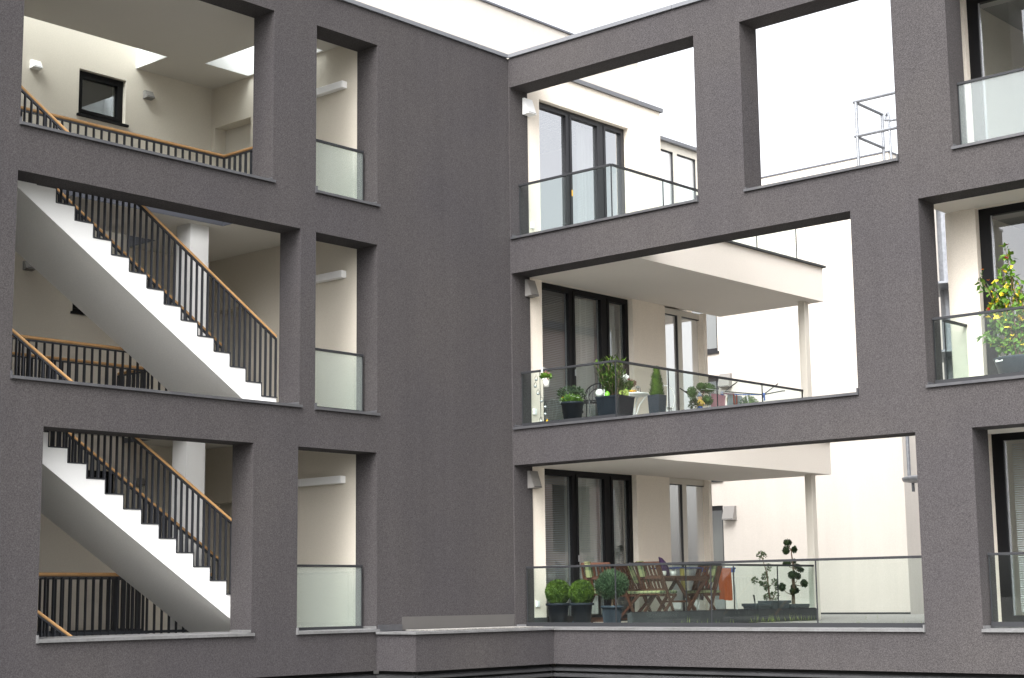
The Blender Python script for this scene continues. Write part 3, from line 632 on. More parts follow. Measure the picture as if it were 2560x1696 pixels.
# ------------------------------------------------------------------ right wing behind the screen
rw = thing('right_apartment', 'cream apartment behind the right hand openings with dark balcony doors', 'building', (9, 3, -1))
DR = [(7.10, 9.2, -.40, 1.965), (7.10, 9.2, 2.53, 4.856), (7.10, 9.2, 5.45, 7.70)]
def rwall(u0, zr, hole): grid_wall(MB(), 'y', 1.0, 1.3, (u0, 10.5), zr, [hole]).build('wall', M['cream'], rw)
rwall(6.95, (-1.6, 2.0), DR[0]); rwall(6.68, (2.0, 4.858), DR[1]); rwall(6.95, (4.858, 8.2), DR[2])
MB().box(6.68, 6.9, 1.302, 6.5, -1.6, 8.2).build('side_wall', M['cream'], rw)
MB().box(6.62, 13, 1.0, 6.5, 8.201, 8.3).build('roof', M['coping'], rw)
MB().box(6.9, 13, 4.0, 4.2, -1.6, 8.2).build('inner_wall', M['room'], rw)
for (z0, z1) in ((-.7, -.42), (1.944, 2.52), (4.858, 5.41), (7.80, 8.19)):
    MB().box(6.70 if z0 > 0 else 7.3, 13, T + .002, .998, z0, z1).build('balcony_slab', M['soffit'], rw)
    MB().box(6.9, 13, 1.302, 4.0, z0 + .05, z1).build('room_floor', M['room'], rw)
for k, (a, b, c_, d) in enumerate(DR):
    f_ = MB().box(a - .03, b, 1.10, 1.18, d - .10, d + .01).box(a - .03, a + .15, 1.10, 1.18, c_, d - .10).box(8.3, 8.5, 1.10, 1.18, c_, d - .1).box(a + .15, 8.3, 1.10, 1.18, c_, c_ + .1).box(8.5, b, 1.1, 1.18, c_, c_ + .1).build('balcony_door', M['frame'], rw)
    MB().add([(a + .15, 1.14, c_ + .1), (b, 1.14, c_ + .1), (b, 1.14, d - .1), (a + .15, 1.14, d - .1)], [(0, 1, 2, 3)]).build('pane', M['glass_win'], f_)
    MB().box(a + .152, a + .166, 1.12, 1.138, c_ + .1, d - .1).build('spacer', M['silver'], f_)
    if k == 0:
        s_ = MB(); z = d - .14
        while z > c_ + .15: s_.add([(a + .2, 1.25, z), (b, 1.25, z), (b, 1.232, z - .012), (a + .2, 1.232, z - .012)], [(0, 1, 2, 3)]); z -= .028
        s_.build('blind', M['slat'], f_)
# ------------------------------------------------------------------ galvanised access stair at the back
gs = thing('access_tower', 'galvanised steel access tower with guard rails above the far roof', 'steel stair', (1.2, 10.6, 2))
rl = MB()
for z in (9.71, 9.0): rl.tube([(.36, 10, z), (2.2, 10, z)], .035, 8).tube([(.42, 10, z - .02), (.39, 11.12, z - .02)], .032, 8)
rl.build('guard_rail', M['galv'], gs)
for p in ((.42, 10), (.39, 11.1), (2.1, 10)): MB().tube([(p[0], p[1], 7.7), (p[0], p[1], 9.7)], .034, 8).build('post', M['galv'], gs)
MB().tube([(1.15, 10, 7.7), (1.13, 10, 9.25), (1.09, 10.06, 9.36), (1.02, 10.08, 9.3), (1.04, 10.02, 9.2), (1.2, 9.98, 9.16), (1.8, 9.98, 9.14)], .026, 8).build('ladder_hoop', M['galv'], gs)
MB().box(.3, 2.3, 9.9, 11.2, 7.62, 7.7).build('platform', M['galv'], gs)
MB().tube([(1.19, 10, 2.06), (1.17, 10, 7.62)], .035, 10).build('column', M['galv'], gs)
MB().lathe([(.02, 2.0), (.52, 2.06), (.54, 2.10), (.54, 2.13), (.50, 2.15), (.02, 2.17)], (1.64, 10, 0), 28).build('lower_landing', M['galv'], gs)
MB().tube([(1.26, 10, 1.88), (1.26, 10, 2.05)], .03, 8).build('bolt', M['galv'], gs)
for z in (3.1, 4.4, 5.7): MB().lathe([(.3, z), (.78, z + .02), (.78, z + .06), (.3, z + .05)], (2.0, 10.4, 0), 24).build('step_ring', M['galv'], gs)
MB().lathe([(.16, -.4), (.16, 7.6)], (2.0, 10.4, 0), 16).build('mast', M['galv'], gs)
# ------------------------------------------------------------------ building across, seen mirrored in the panes
ob = thing('pink_house', 'pinkish low house mirrored in the dark balcony doors', 'building', (16, 12, -1))
MB().box(7.6, 24, 7.6, 12.0, -1.6, 6.1).build('wall', mat('pink_plaster', (.56, .46, .42), .9, c2=(.53, .43, .40), scale=1), ob)
MB().box(7.5, 24.1, 7.5, 12.1, 6.101, 6.3).build('roof', M['trim'], ob)
w_ = MB()
for y in (8.3, 10.2): w_.box(7.57, 7.599, y, y + 1.3, 1.0, 2.6)
MB().box(7.3, 7.599, 7.6, 12, 3.1, 3.35).build('ledge', M['trim'], ob); w_.build('window', M['frame'], ob)
# ------------------------------------------------------------------ plants
RND = random.Random(7)
def sph(rnd):
    while True:
        v = Vector((rnd.uniform(-1, 1), rnd.uniform(-1, 1), rnd.uniform(-1, 1)))
        if .05 < v.length < 1: return v
def leaf_cloud(mb, c, r, n, ln, wd, shell=.72, seed=1, up=.3, lump=.12):
    rnd = random.Random(seed); c = Vector(c); r = Vector(r) if not isinstance(r, (int, float)) else Vector((r, r, r))
    lumps = [(sph(rnd).normalized(), rnd.uniform(-1, 1)) for _ in range(14)]
    for _ in range(n):
        d = sph(rnd).normalized(); k = 1 + lump * sum(w_ * max(0, d.dot(q)) ** 6 for q, w_ in lumps)
        rad = (rnd.random() ** .33 * (1 - shell) + shell) * k
        p = Vector((d.x * r.x, d.y * r.y, d.z * r.z)) * rad + c
        dr = (d * .6 + sph(rnd) * .8 + Vector((0, 0, up))).normalized(); s_ = rnd.uniform(.7, 1.25)
        mb.leaf(p, dr, d + sph(rnd) * .5, ln * s_, wd * s_)
    return mb
def core(mb, c, r, n=16):
    r = Vector(r) if not isinstance(r, (int, float)) else Vector((r, r, r))
    prof = [(max(1e-4, math.sin(math.pi * i / 9)), -math.cos(math.pi * i / 9) * r.z) for i in range(10)]
    return mb.lathe(prof, c, n, r.x, r.y)
def round_pot(t, c, rt, rb, h, m_='pot', rim=.022, n=28, rimh=.035):
    o = MB().lathe([(rb, 0), (rt, h - rimh), (rt + rim, h - rimh), (rt + rim, h), (rt - .012, h), (rt - .02, h - .03), (.01, h - .03)], c, n).build('pot', M[m_], t)
    for q in o.data.polygons: q.use_smooth = len(q.vertices) == 4 and abs(q.normal.z) < .8
    MB().lathe([(.001, h - .028), (rt - .016, h - .026)], c, n, close=False).build('soil', M['soil'], t); return o
ZB, ZM = -.424, 2.51
def boxwood(label, c, r, seed, mcol='lf_box'):
    t = thing('potted_boxwood', label, 'potted plant', c, 'boxwood balls in pots')
    round_pot(t, c, r * .86, r * .68, .325, rim=.03)
    cc = (c[0], c[1], c[2] + .325 + r * .86)
    mb = MB(); leaf_cloud(mb, cc, r, 9000, .020, .013, .90, seed, .15, .05); core(mb, cc, r * .93, 20)
    mb.build('foliage', M[mcol], t)
boxwood('brighter clipped boxwood ball in a charcoal pot nearest the cream wall strip', (.383, .55, ZB), .182, 11)
boxwood('darker clipped boxwood ball in a charcoal pot between the other ball and the juniper', (.822, .56, ZB), .180, 12)
t = thing('potted_juniper', 'round headed juniper on a bare stem in a blue grey ribbed pot', 'potted plant', (1.435, .5, ZB))
round_pot(t, (1.435, .5, ZB), .14, .115, .285, 'pot_grey', .02)
rb = MB()
for i in range(40):
    a = 2 * math.pi * i / 40; ca, sa = math.cos(a), math.sin(a)
    rb.bar((1.435 + .119 * ca, .5 + .119 * sa, ZB + .02), (1.435 + .137 * ca, .5 + .137 * sa, ZB + .225), .008, .008)
rb.build('pot_ribs', M['pot_grey'], t)
MB().tube([(1.435, .5, ZB + .25), (1.445, .51, ZB + .36), (1.44, .5, ZB + .55)], [.02, .016, .02], 8).build('trunk', M['stem'], t)
mb = MB(); leaf_cloud(mb, (1.445, .5, .158), (.215, .215, .19), 5200, .05, .010, .62, 21, .35, .16); core(mb, (1.445, .5, .158), (.165, .165, .145)); mb.build('foliage', M['lf_jun'], t)
t = thing('plastic_cone', 'slim blue plastic cone standing between the two boxwood pots', 'cone', (.60, .70, ZB))
MB().lathe([(.062, 0), (.055, .02), (.022, .26), (.02, .26)], (.60, .70, ZB), 16).build('body', M['blue_cone'], t, smooth=True)
# trough pots on the terrace edge
def trough(label, u, va, vb, z1, z0=-.40):
    t = thing('plant_trough', label, 'planter', (u, (va + vb) / 2, z0), 'dark troughs along the terrace edge')
    h = z1 - z0; c = (u, (va + vb) / 2, z0); L_ = (vb - va) / 2
    sx = .13
    vs = []
    for (k, z) in ((.80, 0), (.95, h - .045), (1.06, h - .045), (1.06, h), (.94, h), (.92, h - .04)):
        vs += [(c[0] - sx * k, c[1] - L_ * k, z0 + z), (c[0] + sx * k, c[1] - L_ * k, z0 + z), (c[0] + sx * k, c[1] + L_ * k, z0 + z), (c[0] - sx * k, c[1] + L_ * k, z0 + z)]
    fs = [(3, 2, 1, 0), (20, 21, 22, 23)]
    for i in range(5):
        for k in range(4): fs.append((i * 4 + k, i * 4 + (k + 1) % 4, i * 4 + 4 + (k + 1) % 4, i * 4 + 4 + k))
    MB().add(vs, fs).build('pot', M['pot_grey'], t, bevel=.006)
    MB().box(c[0] - sx * .9, c[0] + sx * .9, c[1] - L_ * .9, c[1] + L_ * .9, z1 - .05, z1 - .035).build('soil', M['soil'], t); return t
U3 = 1.66
t = trough('low dark trough with an upright trowel stuck in its soil', U3, 3.70, 4.12, -.147)
k = thing('garden_trowel', 'dark trowel handle sticking out of the low trough', 'trowel', (U3, 3.86, -.16))
MB().tube([(U3, 3.875, -.19), (U3, 3.86, -.10), (U3, 3.835, -.015)], [.006, .012, .014], 8).build('handle', M['bmetal'], k)
MB().add([(U3 - .03, 3.875, -.185), (U3 + .03, 3.875, -.185), (U3, 3.885, -.25)], [(0, 1, 2)]).build('blade', M['silver'], k)
t = trough('taller dark trough holding a thin sage coloured shrub', U3, 4.17, 4.70, -.108)
st, lf = MB(), MB()
def branch(pts, r): st.tube(pts, [r * (1 - .6 * i / (len(pts) - 1)) for i in range(len(pts))], 6)
main = [Vector((U3, 4.31, -.15)), Vector((U3, 4.27, .118)), Vector((U3, 4.238, .332)), Vector((U3, 4.17, .463)), Vector((U3, 4.12, .56))]
branch(main, .014)
tips = [(4.128, .611, .095, .055), (3.925, .212, .052, .042), (4.032, .165, .03, .025), (4.243, .277, .06, .055), (4.295, .417, .04, .05), (4.217, .146, .036, .042), (4.308, .09, .036, .034), (4.452, .183, .05, .052), (4.593, .098, .04, .036), (4.446, -.032, .085, .055), (4.273, -.049, .05, .045)]
for i, (y, z, a, b) in enumerate(tips):
    e = Vector((U3 + RND.uniform(-.05, .05), y, z)); q = min(main, key=lambda m_: (m_ - e).length + max(0, m_.z - e.z + .08) * 3)
    branch([q, q.lerp(e, .5) - Vector((0, 0, .01)), e], .006)
    leaf_cloud(lf, e, (a * .8, a * .8, b), int(1100 * a) + 20, .034, .022, .35, 40 + i, .3)
st.build('stem', M['stem'], t); lf.build('foliage', M['lf_spi'], t)
t = trough('low dark trough holding a dark cloud pruned bonsai', U3, 4.83, 5.29, -.168)
st, lf = MB(), MB()
P_ = lambda y, z: Vector((U3 + RND.uniform(-.06, .06), y, z))
main = [Vector((U3, 4.995, -.20)), Vector((U3, 5.0, -.03)), Vector((U3, 5.03, .144)), Vector((U3, 5.03, .41)), Vector((U3, 4.985, .715))]
st.tube(main, [.034, .027, .020, .014, .008], 8); st.tube([Vector((U3, 4.995, -.02)), Vector((U3 + .02, 4.97, .15)), Vector((U3 + .02, 4.93, .28))], [.018, .013, .006], 7)
blobs = [(4.97, .826, .072, .061), (4.845, .695, .058, .074), (5.025, .712, .044, .05), (4.911, .496, .074, .034), (5.109, .521, .038, .035), (5.113, .445, .043, .034), (4.915, .301, .088, .074), (5.244, .388, .05, .042), (5.191, .278, .042, .055), (5.254, .158, .064, .067), (4.76, .098, .06, .074), (4.923, .031, .044, .05), (5.062, .106, .047, .055), (5.156, .049, .048, .05)]
for i, (y, z, a, b) in enumerate(blobs):
    c = P_(y, z); leaf_cloud(lf, c, (a * .85, a * .85, b * .85), 420, .022, .014, .6, 70 + i, .2, .2); core(lf, c, (a * .74, a * .74, b * .74), 10)
    q = min(main, key=lambda m_: (m_ - c).length + max(0, m_.z - c.z) * 2); st.tube([q, q.lerp(c, .6) - Vector((0, 0, .03)), c], [.008, .006, .004], 5)
st.build('stem', M['stem'], t); lf.build('foliage', M['lf_bon'], t)
# weeds in the gravel
gw = MB(); r_ = random.Random(3)
for (y, n) in ((1.2, 6), (2.9, 14), (3.1, 10), (3.35, 8), (4.0, 16), (4.2, 10)):
    for _ in range(n):
        p = Vector((r_.uniform(2.2, 2.6), y + r_.uniform(-.08, .08), -.436)); gw.leaf(p, (r_.uniform(-.3, .3), r_.uniform(-.3, .3), 1), (1, 0, 0), r_.uniform(.06, .16), .008)
for y in (.5, .7, 5.2, 8.5):
    for _ in range(10):
        p = Vector((r_.uniform(2.3, 6.4), y + r_.uniform(-.1, .1), -.436)); gw.leaf(p, (r_.uniform(-.3, .3), r_.uniform(-.3, .3), 1), (1, 0, 0), r_.uniform(.05, .13), .008)
o = gw.build('grass', M['grass']); tag(o, 'thin grass growing in the gravel of the roof terrace', 'grass', kind='stuff')
# ------------------------------------------------------------------ teak furniture
def fold_chair(label, x, y, rz, mt='teak'):
    t = thing('folding_chair', label, 'chair', (0, 0, 0), 'teak folding chairs on the lowest terrace')
    W = .215
    for s in (-1, 1):
        # long member: back leg foot front -> backrest top ; short member: rear foot -> seat front
        MB().bar((s * W, .20, .0), (s * W, -.24, .90), .022, .045, (0, 1, 0)).build('back_post', M[mt], t)
        MB().bar((s * (W - .03), -.26, .0), (s * (W - .03), .22, .445), .022, .042, (0, 1, 0)).build('leg', M[mt], t)
    MB().bar((-W, .155, .09), (W, .155, .09), .02, .035).bar((-W + .03, -.20, .06), (W - .03, -.20, .06), .02, .035).build('stretcher', M[mt], t)
    se = MB()
    for i in range(7): se.box(-W + .03, W - .03, -.20 + i * .062, -.20 + i * .062 + .045, .43, .447)
    se.box(-W + .02, -W + .045, -.20, .23, .405, .43).box(W - .045, W - .02, -.20, .23, .405, .43)
    se.build('seat', M[mt], t)
    bk = MB()
    def bp(z): return .20 - .44 * z / .90
    for z, h in ((.885, .06), (.69, .05), (.50, .05)): bk.bar((-W, bp(z), z), (W, bp(z), z), .02, h)
    for i in range(6):
        xx = -W + .045 + i * .067
        bk.bar((xx, bp(.52), .52), (xx, bp(.67), .67), .036, .014, (0, 1, 0)).bar((xx, bp(.71), .71), (xx, bp(.86), .86), .036, .014, (0, 1, 0))
    bk.build('backrest', M[mt], t)
    c = MB().box(-W + .01, W - .01, -.21, .24, .449, .492).build('seat_cushion', M['check'], t, bevel=.015)
    MB().bar((-.12, bp(.88) + .03, .90), (-.12, bp(.62) + .035, .62), .09, .02, (0, 1, 0)).bar((-.12, bp(.88) - .03, .90), (-.12, bp(.70) - .035, .70), .09, .02, (0, 1, 0)).bar((-.12, bp(.9) - .035, .922), (-.12, bp(.9) + .035, .922), .09, .012).build('back_cushion', M['check'], t)
    t.location = (x, y, ZB); t.rotation_euler.z = rz; ORG[t.name] = Vector((x, y, ZB)); return t
fold_chair('teak folding chair with its slatted back nearest the glass', 1.50, 1.50, R(0))
fold_chair('teak folding chair seen in profile facing the table from the far end', .96, 3.44, R(180))
fold_chair('teak folding chair on the wall side of the teak table', .30, 2.55, R(-90))
fold_chair('teak folding chair half hidden behind the juniper', .80, 1.05, R(20))
t = thing('folding_table', 'teak folding table with crossed legs on the lowest terrace', 'table', (.92, 2.75, ZB))
tb = MB()
for i in range(8): tb.box(.56 + i * .09, .56 + i * .09 + .082, 2.28, 3.30, .265, .292)
tb.build('table_top', M['teak'], t)
MB().box(.58, 1.26, 2.34, 2.37, .225, .264).box(.58, 1.26, 3.18, 3.21, .225, .264).box(.58, .61, 2.37, 3.18, .215, .264).box(1.23, 1.26, 2.37, 3.18, .215, .264).build('apron', M['teak'], t)
for u in (.64, 1.20):
    MB().bar((u, 2.42, .23), (u, 3.05, ZB), .025, .055, (0, 1, 0)).build('leg', M['teak'], t)
    MB().bar((u + .028, 3.12, .23), (u + .028, 2.48, ZB), .025, .055, (0, 1, 0)).build('leg', M['teak'], t)
MB().bar((.64, 2.75, -.10), (1.20, 2.75, -.10), .02, .03).build('stretcher', M['teak'], t)
t = thing('purple_cloth', 'purple pointed cloth standing on the teak table between two white cups', 'cloth', (.92, 2.47, .293))
MB().tube([(.92, 2.49, .294), (.92, 2.48, .40), (.92, 2.45, .48), (.92, 2.40, .55), (.92, 2.35, .585)], [.085, .08, .06, .03, .006], 12).build('body', M['purple'], t, smooth=True)
for y, l_ in ((2.345, 'white cup on the teak table left of the purple cloth'), (2.60, 'white cup on the teak table right of the purple cloth')):
    t = thing('cup', l_, 'cup', (1.0, y, .293), 'white cups on the teak table')
    MB().lathe([(.04, 0), (.052, .075), (.046, .075), (.036, .012)], (1.0, y, .293), 16).build('body', M['ceramic'], t, smooth=True)
    MB().tube([(1.0, y + .05, .355), (1.0, y + .078, .345), (1.0, y + .075, .32), (1.0, y + .044, .312)], .006, 6).build('handle', M['ceramic'], t)
# ------------------------------------------------------------------ drying racks and washing
def cloth(name, label, cat, u, v0, v1, z0, z1, m_, seed=0, group=None, amp=.012):
    r = random.Random(seed); nx, nz = 14, 12; mb = MB(); ph_ = r.uniform(0, 6); thk = .006
    for sgn in (0, 1):
        b = len(mb.v)
        for j in range(nz + 1):
            for i in range(nx + 1):
                f = i / nx; g_ = j / nz
                mb.v.append((u + amp * math.sin(f * 9 + ph_) * (1 - g_ * .5) + amp * .5 * math.sin(f * 21 + ph_ + g_) + (thk if sgn else 0), v0 + (v1 - v0) * f + .01 * math.sin(g_ * 4 + ph_), z0 + (z1 - z0) * g_ + .012 * math.sin(f * 5 + ph_) * (1 - g_)))
        for j in range(nz):
            for i in range(nx):
                q = (b + j * (nx + 1) + i, b + j * (nx + 1) + i + 1, b + (j + 1) * (nx + 1) + i + 1, b + (j + 1) * (nx + 1) + i)
                mb.f.append(q)
    t = thing(name, label, cat, (u, (v0 + v1) / 2, z0), group); mb.build('fabric', M[m_], t, smooth=True); return t
t = thing('drying_rack', 'folding drying rack with white legs on the lowest terrace', 'drying rack', (.5, 3.85, ZB))
rk = MB()
for u in (.28, .40, .52, .64, .76): rk.tube([(u, 3.05, .425), (u, 4.60, .425)], .005, 6)
rk.build('line_wire', M['wmetal'], t)
MB().tube([(.25, 3.05, .425), (.80, 3.05, .425), (.80, 4.62, .425), (.25, 4.62, .425), (.25, 3.05, .425)], .012, 8).build('frame', M['blue'], t)
for a, b in (((.80, 3.70, .42), (.80, 3.44, ZB)), ((.80, 4.54, .42), (.80, 4.66, ZB)), ((.25, 3.70, .42), (.25, 3.44, ZB)), ((.25, 4.54, .42), (.25, 4.66, ZB))):
    MB().tube([a, b], .011, 8).build('leg', M['wmetal'], t)
for v in (3.70, 4.54): MB().box(.775, .825, v - .03, v + .03, .36, .44).build('joint', M['gblue'], t)
cg = 'washing on the lower drying rack'
cloth('towel', 'orange towel hanging from the drying rack on the lowest terrace', 'towel', .83, 4.06, 4.46, -.09, .425, 'orange_cloth', 1, cg)
cloth('laundry_cloth', 'dark and white patterned cloth on the lower drying rack', 'cloth', .66, 3.55, 3.86, -.08, .42, 'dark_cloth', 2, cg)
cloth('laundry_cloth', 'red cloth hanging beside the orange towel', 'cloth', .70, 3.86, 4.00, .0, .42, 'red_cloth', 3, cg)
cloth('laundry_cloth', 'yellow cloth at the left end of the lower drying rack', 'cloth', .60, 3.33, 3.47, .05, .42, 'yellow_cloth', 4, cg)
t = thing('drying_rack', 'blue jointed drying rack with raised wings on the middle balcony', 'drying rack', (1.3, 4.2, ZM))
J1, J2 = Vector((1.12, 3.93, 3.255)), Vector((1.55, 4.50, 3.245)); A1, A2 = Vector((1.12, 4.38, 3.485)), Vector((1.55, 4.95, 3.465))
MB().tube([J1, J1.lerp(J2, .5) - Vector((0, 0, .012)), J2], .010, 8).build('cross_bar', M['gblue'], t)
MB().tube([J1, A1], .010, 8).tube([J2, A2], .010, 8).build('wing', M['bmetal'], t)
MB().tube([J2, (1.53, 5.12, 3.36), (1.52, 5.2, 3.37)], .010, 8).tube([J1, (1.12, 2.9, 3.20)], .010, 8).tube([J2, (1.55, 3.4, 3.20)], .009, 8).build('frame', M['bmetal'], t)
MB().tube([(1.35, 2.44, 3.19), (1.35, 2.72, 3.10), (1.12, 2.9, 3.2)], .010, 8).build('wing', M['bmetal'], t)
for j in (J1, J2): MB().ball(j, .032, 10, 8).box(j.x - .02, j.x + .02, j.y - .012, j.y + .02, j.z - .10, j.z).build('joint', M['gblue'], t)
for u, v in ((1.12, 3.95), (1.55, 4.5)): MB().tube([(u, v, 3.2), (u, v - .25, ZM)], .010, 8).tube([(u, v - .5, 3.2), (u, v - .25, ZM)], .010, 8).build('leg', M['wmetal'], t)
rk = MB()
for k in range(5): rk.tube([(1.16 + .09 * k, 2.9, 3.205), (1.16 + .09 * k, 4.0 + .1 * k, 3.245)], .004, 5)
rk.build('line_wire', M['wmetal'], t)
cg = 'washing on the middle balcony'
cloth('laundry_shirt', 'pink shirt hanging on the middle balcony', 'shirt', 1.30, 3.36, 3.74, 2.93, 3.19, 'pink_cloth', 5, cg)
cloth('laundry_cloth', 'blue grey cloth hanging on the middle balcony', 'cloth', 1.30, 3.82, 4.20, 2.95, 3.22, 'grey_cloth', 6, cg)
cloth('laundry_cloth', 'yellow cloth hanging at the back of the middle balcony', 'cloth', 1.12, 4.05, 4.35, 3.05, 3.2, 'yellow_cloth', 7, cg)
rk = MB()
for k in range(9): rk.box(1.332, 1.338, 3.66 + k * .035, 3.672 + k * .035, 3.20 + .002 * k, 3.228 + .002 * k)
rk.box(1.322, 1.335, 3.95, 3.97, 3.06, 3.22).box(1.322, 1.335, 4.03, 4.05, 3.06, 3.22).box(1.322, 1.335, 3.95, 4.05, 3.055, 3.075)
o = rk.build('peg_hanger', M['red_cloth']); centre_mesh(o, (1.33, 3.9, 3.06)); tag(o, 'red peg hanger clipped over the blue grey cloth', 'peg hanger')
# ------------------------------------------------------------------ middle balcony plants and furniture
def flowers(parent, name, pts, r, m_, seed):
    mb = MB(); rnd = random.Random(seed)
    for p in pts:
        p = Vector(p)
        for k in range(9):
            a = 2 * math.pi * k / 9 + rnd.random(); mb.leaf(p, (math.cos(a), math.sin(a), rnd.uniform(.1, .9)), (0, 0, 1), r * rnd.uniform(.8, 1.2), r * .6)
    return mb.build(name, M[m_], parent)
t = thing('flower_pot', 'round charcoal pot with orange and white flowers on the middle balcony', 'potted plant', (.765, .5, ZM))
round_pot(t, (.765, .5, 2.49), .163, .118, .375, rim=.012)
mb = MB(); leaf_cloud(mb, (.765, .5, 2.875), (.15, .15, .075), 700, .05, .022, .3, 31, .7); mb.build('foliage', M['lf_con'], t)
r_ = random.Random(4)
flowers(t, 'orange_flower', [(.765 - .13 + .09 * r_.random() - .02, .42 + .16 * r_.random(), 2.93 + .03 * r_.random()) for _ in range(7)], .020, 'fl_or', 5)
flowers(t, 'white_flower', [(.765 + .01 + .14 * k / 7, .40 + .1 * r_.random(), 2.955 - .05 * k / 7 + .01 * r_.random()) for k in range(8)] + [(.64, .38, 2.87), (.65, .36, 2.85)], .024, 'fl_wh', 6)
t = thing('potted_shrub', 'dark spreading shrub behind the orange and white flowers', 'potted plant', (.36, 1.0, ZM))
round_pot(t, (.36, 1.0, ZM), .14, .11, .30)
mb = MB(); leaf_cloud(mb, (.36, 1.0, 3.04), (.19, .19, .13), 700, .055, .02, .2, 32, .5, .3); mb.build('foliage', M['lf_dk'], t)
t = thing('wire_chair', 'black wire garden chair in front of the dark balcony door', 'chair', (.62, 1.05, ZM))
bk = MB()
for k in range(9):
    a = math.pi * (k - 4) / 9; x = .25 * math.sin(a); bk.tube([(.62 + x * .6, 1.22, 2.93), (.62 + x, 1.27, 3.05), (.62 + x * .9, 1.29, 3.05 + .17 * math.cos(a))], .006, 6)
bk.tube([(.62 + .26 * math.sin(t_), 1.29, 3.03 + .20 * math.cos(t_)) for t_ in [math.pi * (i - 8) / 14 for i in range(17)]], .010, 6)
bk.tube([(.62 + .17 * math.sin(t_), 1.285, 3.02 + .13 * math.cos(t_)) for t_ in [math.pi * (i - 8) / 14 for i in range(17)]], .007, 6).build('backrest', M['bmetal'], t)
se = MB()
for r in (.06, .12, .18, .22): se.tube([(.62 + r * math.cos(a), 1.05 + r * math.sin(a), 2.93) for a in [2 * math.pi * i / 20 for i in range(21)]], .006, 6)
se.build('seat', M['bmetal'], t)
for sx, sy in ((-1, -1), (1, -1), (-1, 1), (1, 1)): MB().tube([(.62 + .15 * sx, 1.05 + .15 * sy, 2.93), (.62 + .17 * sx, 1.05 + .17 * sy, 2.72), (.62 + .21 * sx, 1.05 + .21 * sy, ZM)], .009, 6).build('leg', M['bmetal'], t)
# big rectangular planter with the laurel
t = thing('laurel_planter', 'large ribbed charcoal planter with a leafy laurel at the balcony corner', 'potted plant', (1.5, .62, ZM))
zt = 2.885; vs = []
cx, cy, hx, hy = 1.50, .60, .205, .20
for k, z in ((.84, ZM - .0), (1.0, zt), (.93, zt), (.90, zt - .05)): vs += [(cx - hx * k, cy - hy * k, z), (cx + hx * k, cy - hy * k, z), (cx + hx * k, cy + hy * k, z), (cx - hx * k, cy + hy * k, z)]
fs = [(3, 2, 1, 0), (12, 13, 14, 15)]
for i in range(3):
    for k in range(4): fs.append((i * 4 + k, i * 4 + (k + 1) % 4, i * 4 + 4 + (k + 1) % 4, i * 4 + 4 + k))
MB().add(vs, fs).build('pot', M['pot'], t)
rb = MB()
for i in range(17):
    f = -1 + 2 * (i + .5) / 17
    rb.bar((cx + f * hx * .84, cy - hy * .84 - .001, ZM + .01), (cx + f * hx, cy - hy - .001, zt - .02), .012, .008).bar((cx + hx * .84 + .001, cy + f * hy * .84, ZM + .01), (cx + hx + .001, cy + f * hy, zt - .02), .008, .012)
rb.bar((cx - hx - .006, cy - hy - .004, zt - .008), (cx + hx + .006, cy - hy - .004, zt - .008), .014, .024).bar((cx + hx + .004, cy - hy, zt - .008), (cx + hx + .004, cy + hy, zt - .008), .014, .024).build('pot_ribs', M['pot'], t)
st, lf = MB(), MB(); rnd = random.Random(8)
for i in range(44):
    a = rnd.uniform(0, 6.28); rr = rnd.uniform(.02, .28); h = rnd.uniform(.18, .64) * (1 - rr * .7); b = Vector((cx + rnd.uniform(-.06, .06), cy + rnd.uniform(-.06, .06), zt - .04)); e = Vector((cx - .03 + rr * math.cos(a) * 1.1, cy + rr * math.sin(a), zt + h)); mdp = b.lerp(e, .5) + Vector((.03 * math.cos(a), .03 * math.sin(a), -.02))
    st.tube([b, mdp, e], [.006, .005, .003], 5)
    for k in range(17):
        f = .25 + .75 * k / 16; p = (b.lerp(mdp, f * 2) if f < .5 else mdp.lerp(e, f * 2 - 1)); an = k * 2.4 + i
        d = Vector((math.cos(an), math.sin(an), .55 + .5 * f)); lf.leaf(p, d, (0, 0, 1), rnd.uniform(.08, .13), rnd.uniform(.028, .042), .006)
st.build('stem', M['stem'], t); lf.build('foliage', M['lf_lau'], t)
t = thing('ball_ornament', 'white speckled ceramic ball on the edge of the laurel planter', 'ornament', (1.33, .45, zt))
MB().ball((1.33, .45, 2.948), .062, 20, 14).build('body', M['ceramic'], t, smooth=True)
sp = MB()
for k in range(9):
    d = sph(random.Random(k + 50)).normalized(); sp.ball(Vector((1.33, .45, 2.948)) + d * .0595, .006, 6, 4)
sp.build('speckle', M['lamp'], t)
t = thing('ornament', 'small lime green ornament beside the white ceramic ball', 'ornament', (1.48, .44, zt))
MB().lathe([(.02, 0), (.038, .02), (.04, .05), (.025, .085), (.004, .10)], (1.48, .44, zt - .02), 14).build('body', M['green_pot'], t, smooth=True)
t = thing('hydrangea', 'pale lime hydrangea head at the right end of the laurel planter', 'flower', (1.64, .62, zt - .02))
MB().tube([(1.64, .62, zt - .04), (1.645, .62, zt + .03)], .006, 6).build('stem', M['stem'], t)
mb = MB(); leaf_cloud(mb, (1.645, .62, zt + .045), (.062, .062, .055), 420, .022, .018, .6, 33, .2); mb.build('flower_head', M['fl_ly'], t)
t = thing('white_flower', 'white bloom between the laurel leaves', 'flower', (1.52, .75, zt))
MB().tube([(1.52, .75, zt - .04), (1.53, .75, 3.15)], .005, 6).build('stem', M['stem'], t)
mb = MB(); leaf_cloud(mb, (1.53, .75, 3.17), (.075, .075, .06), 300, .035, .028, .4, 34, .2); mb.build('flower_head', M['fl_wh'], t)
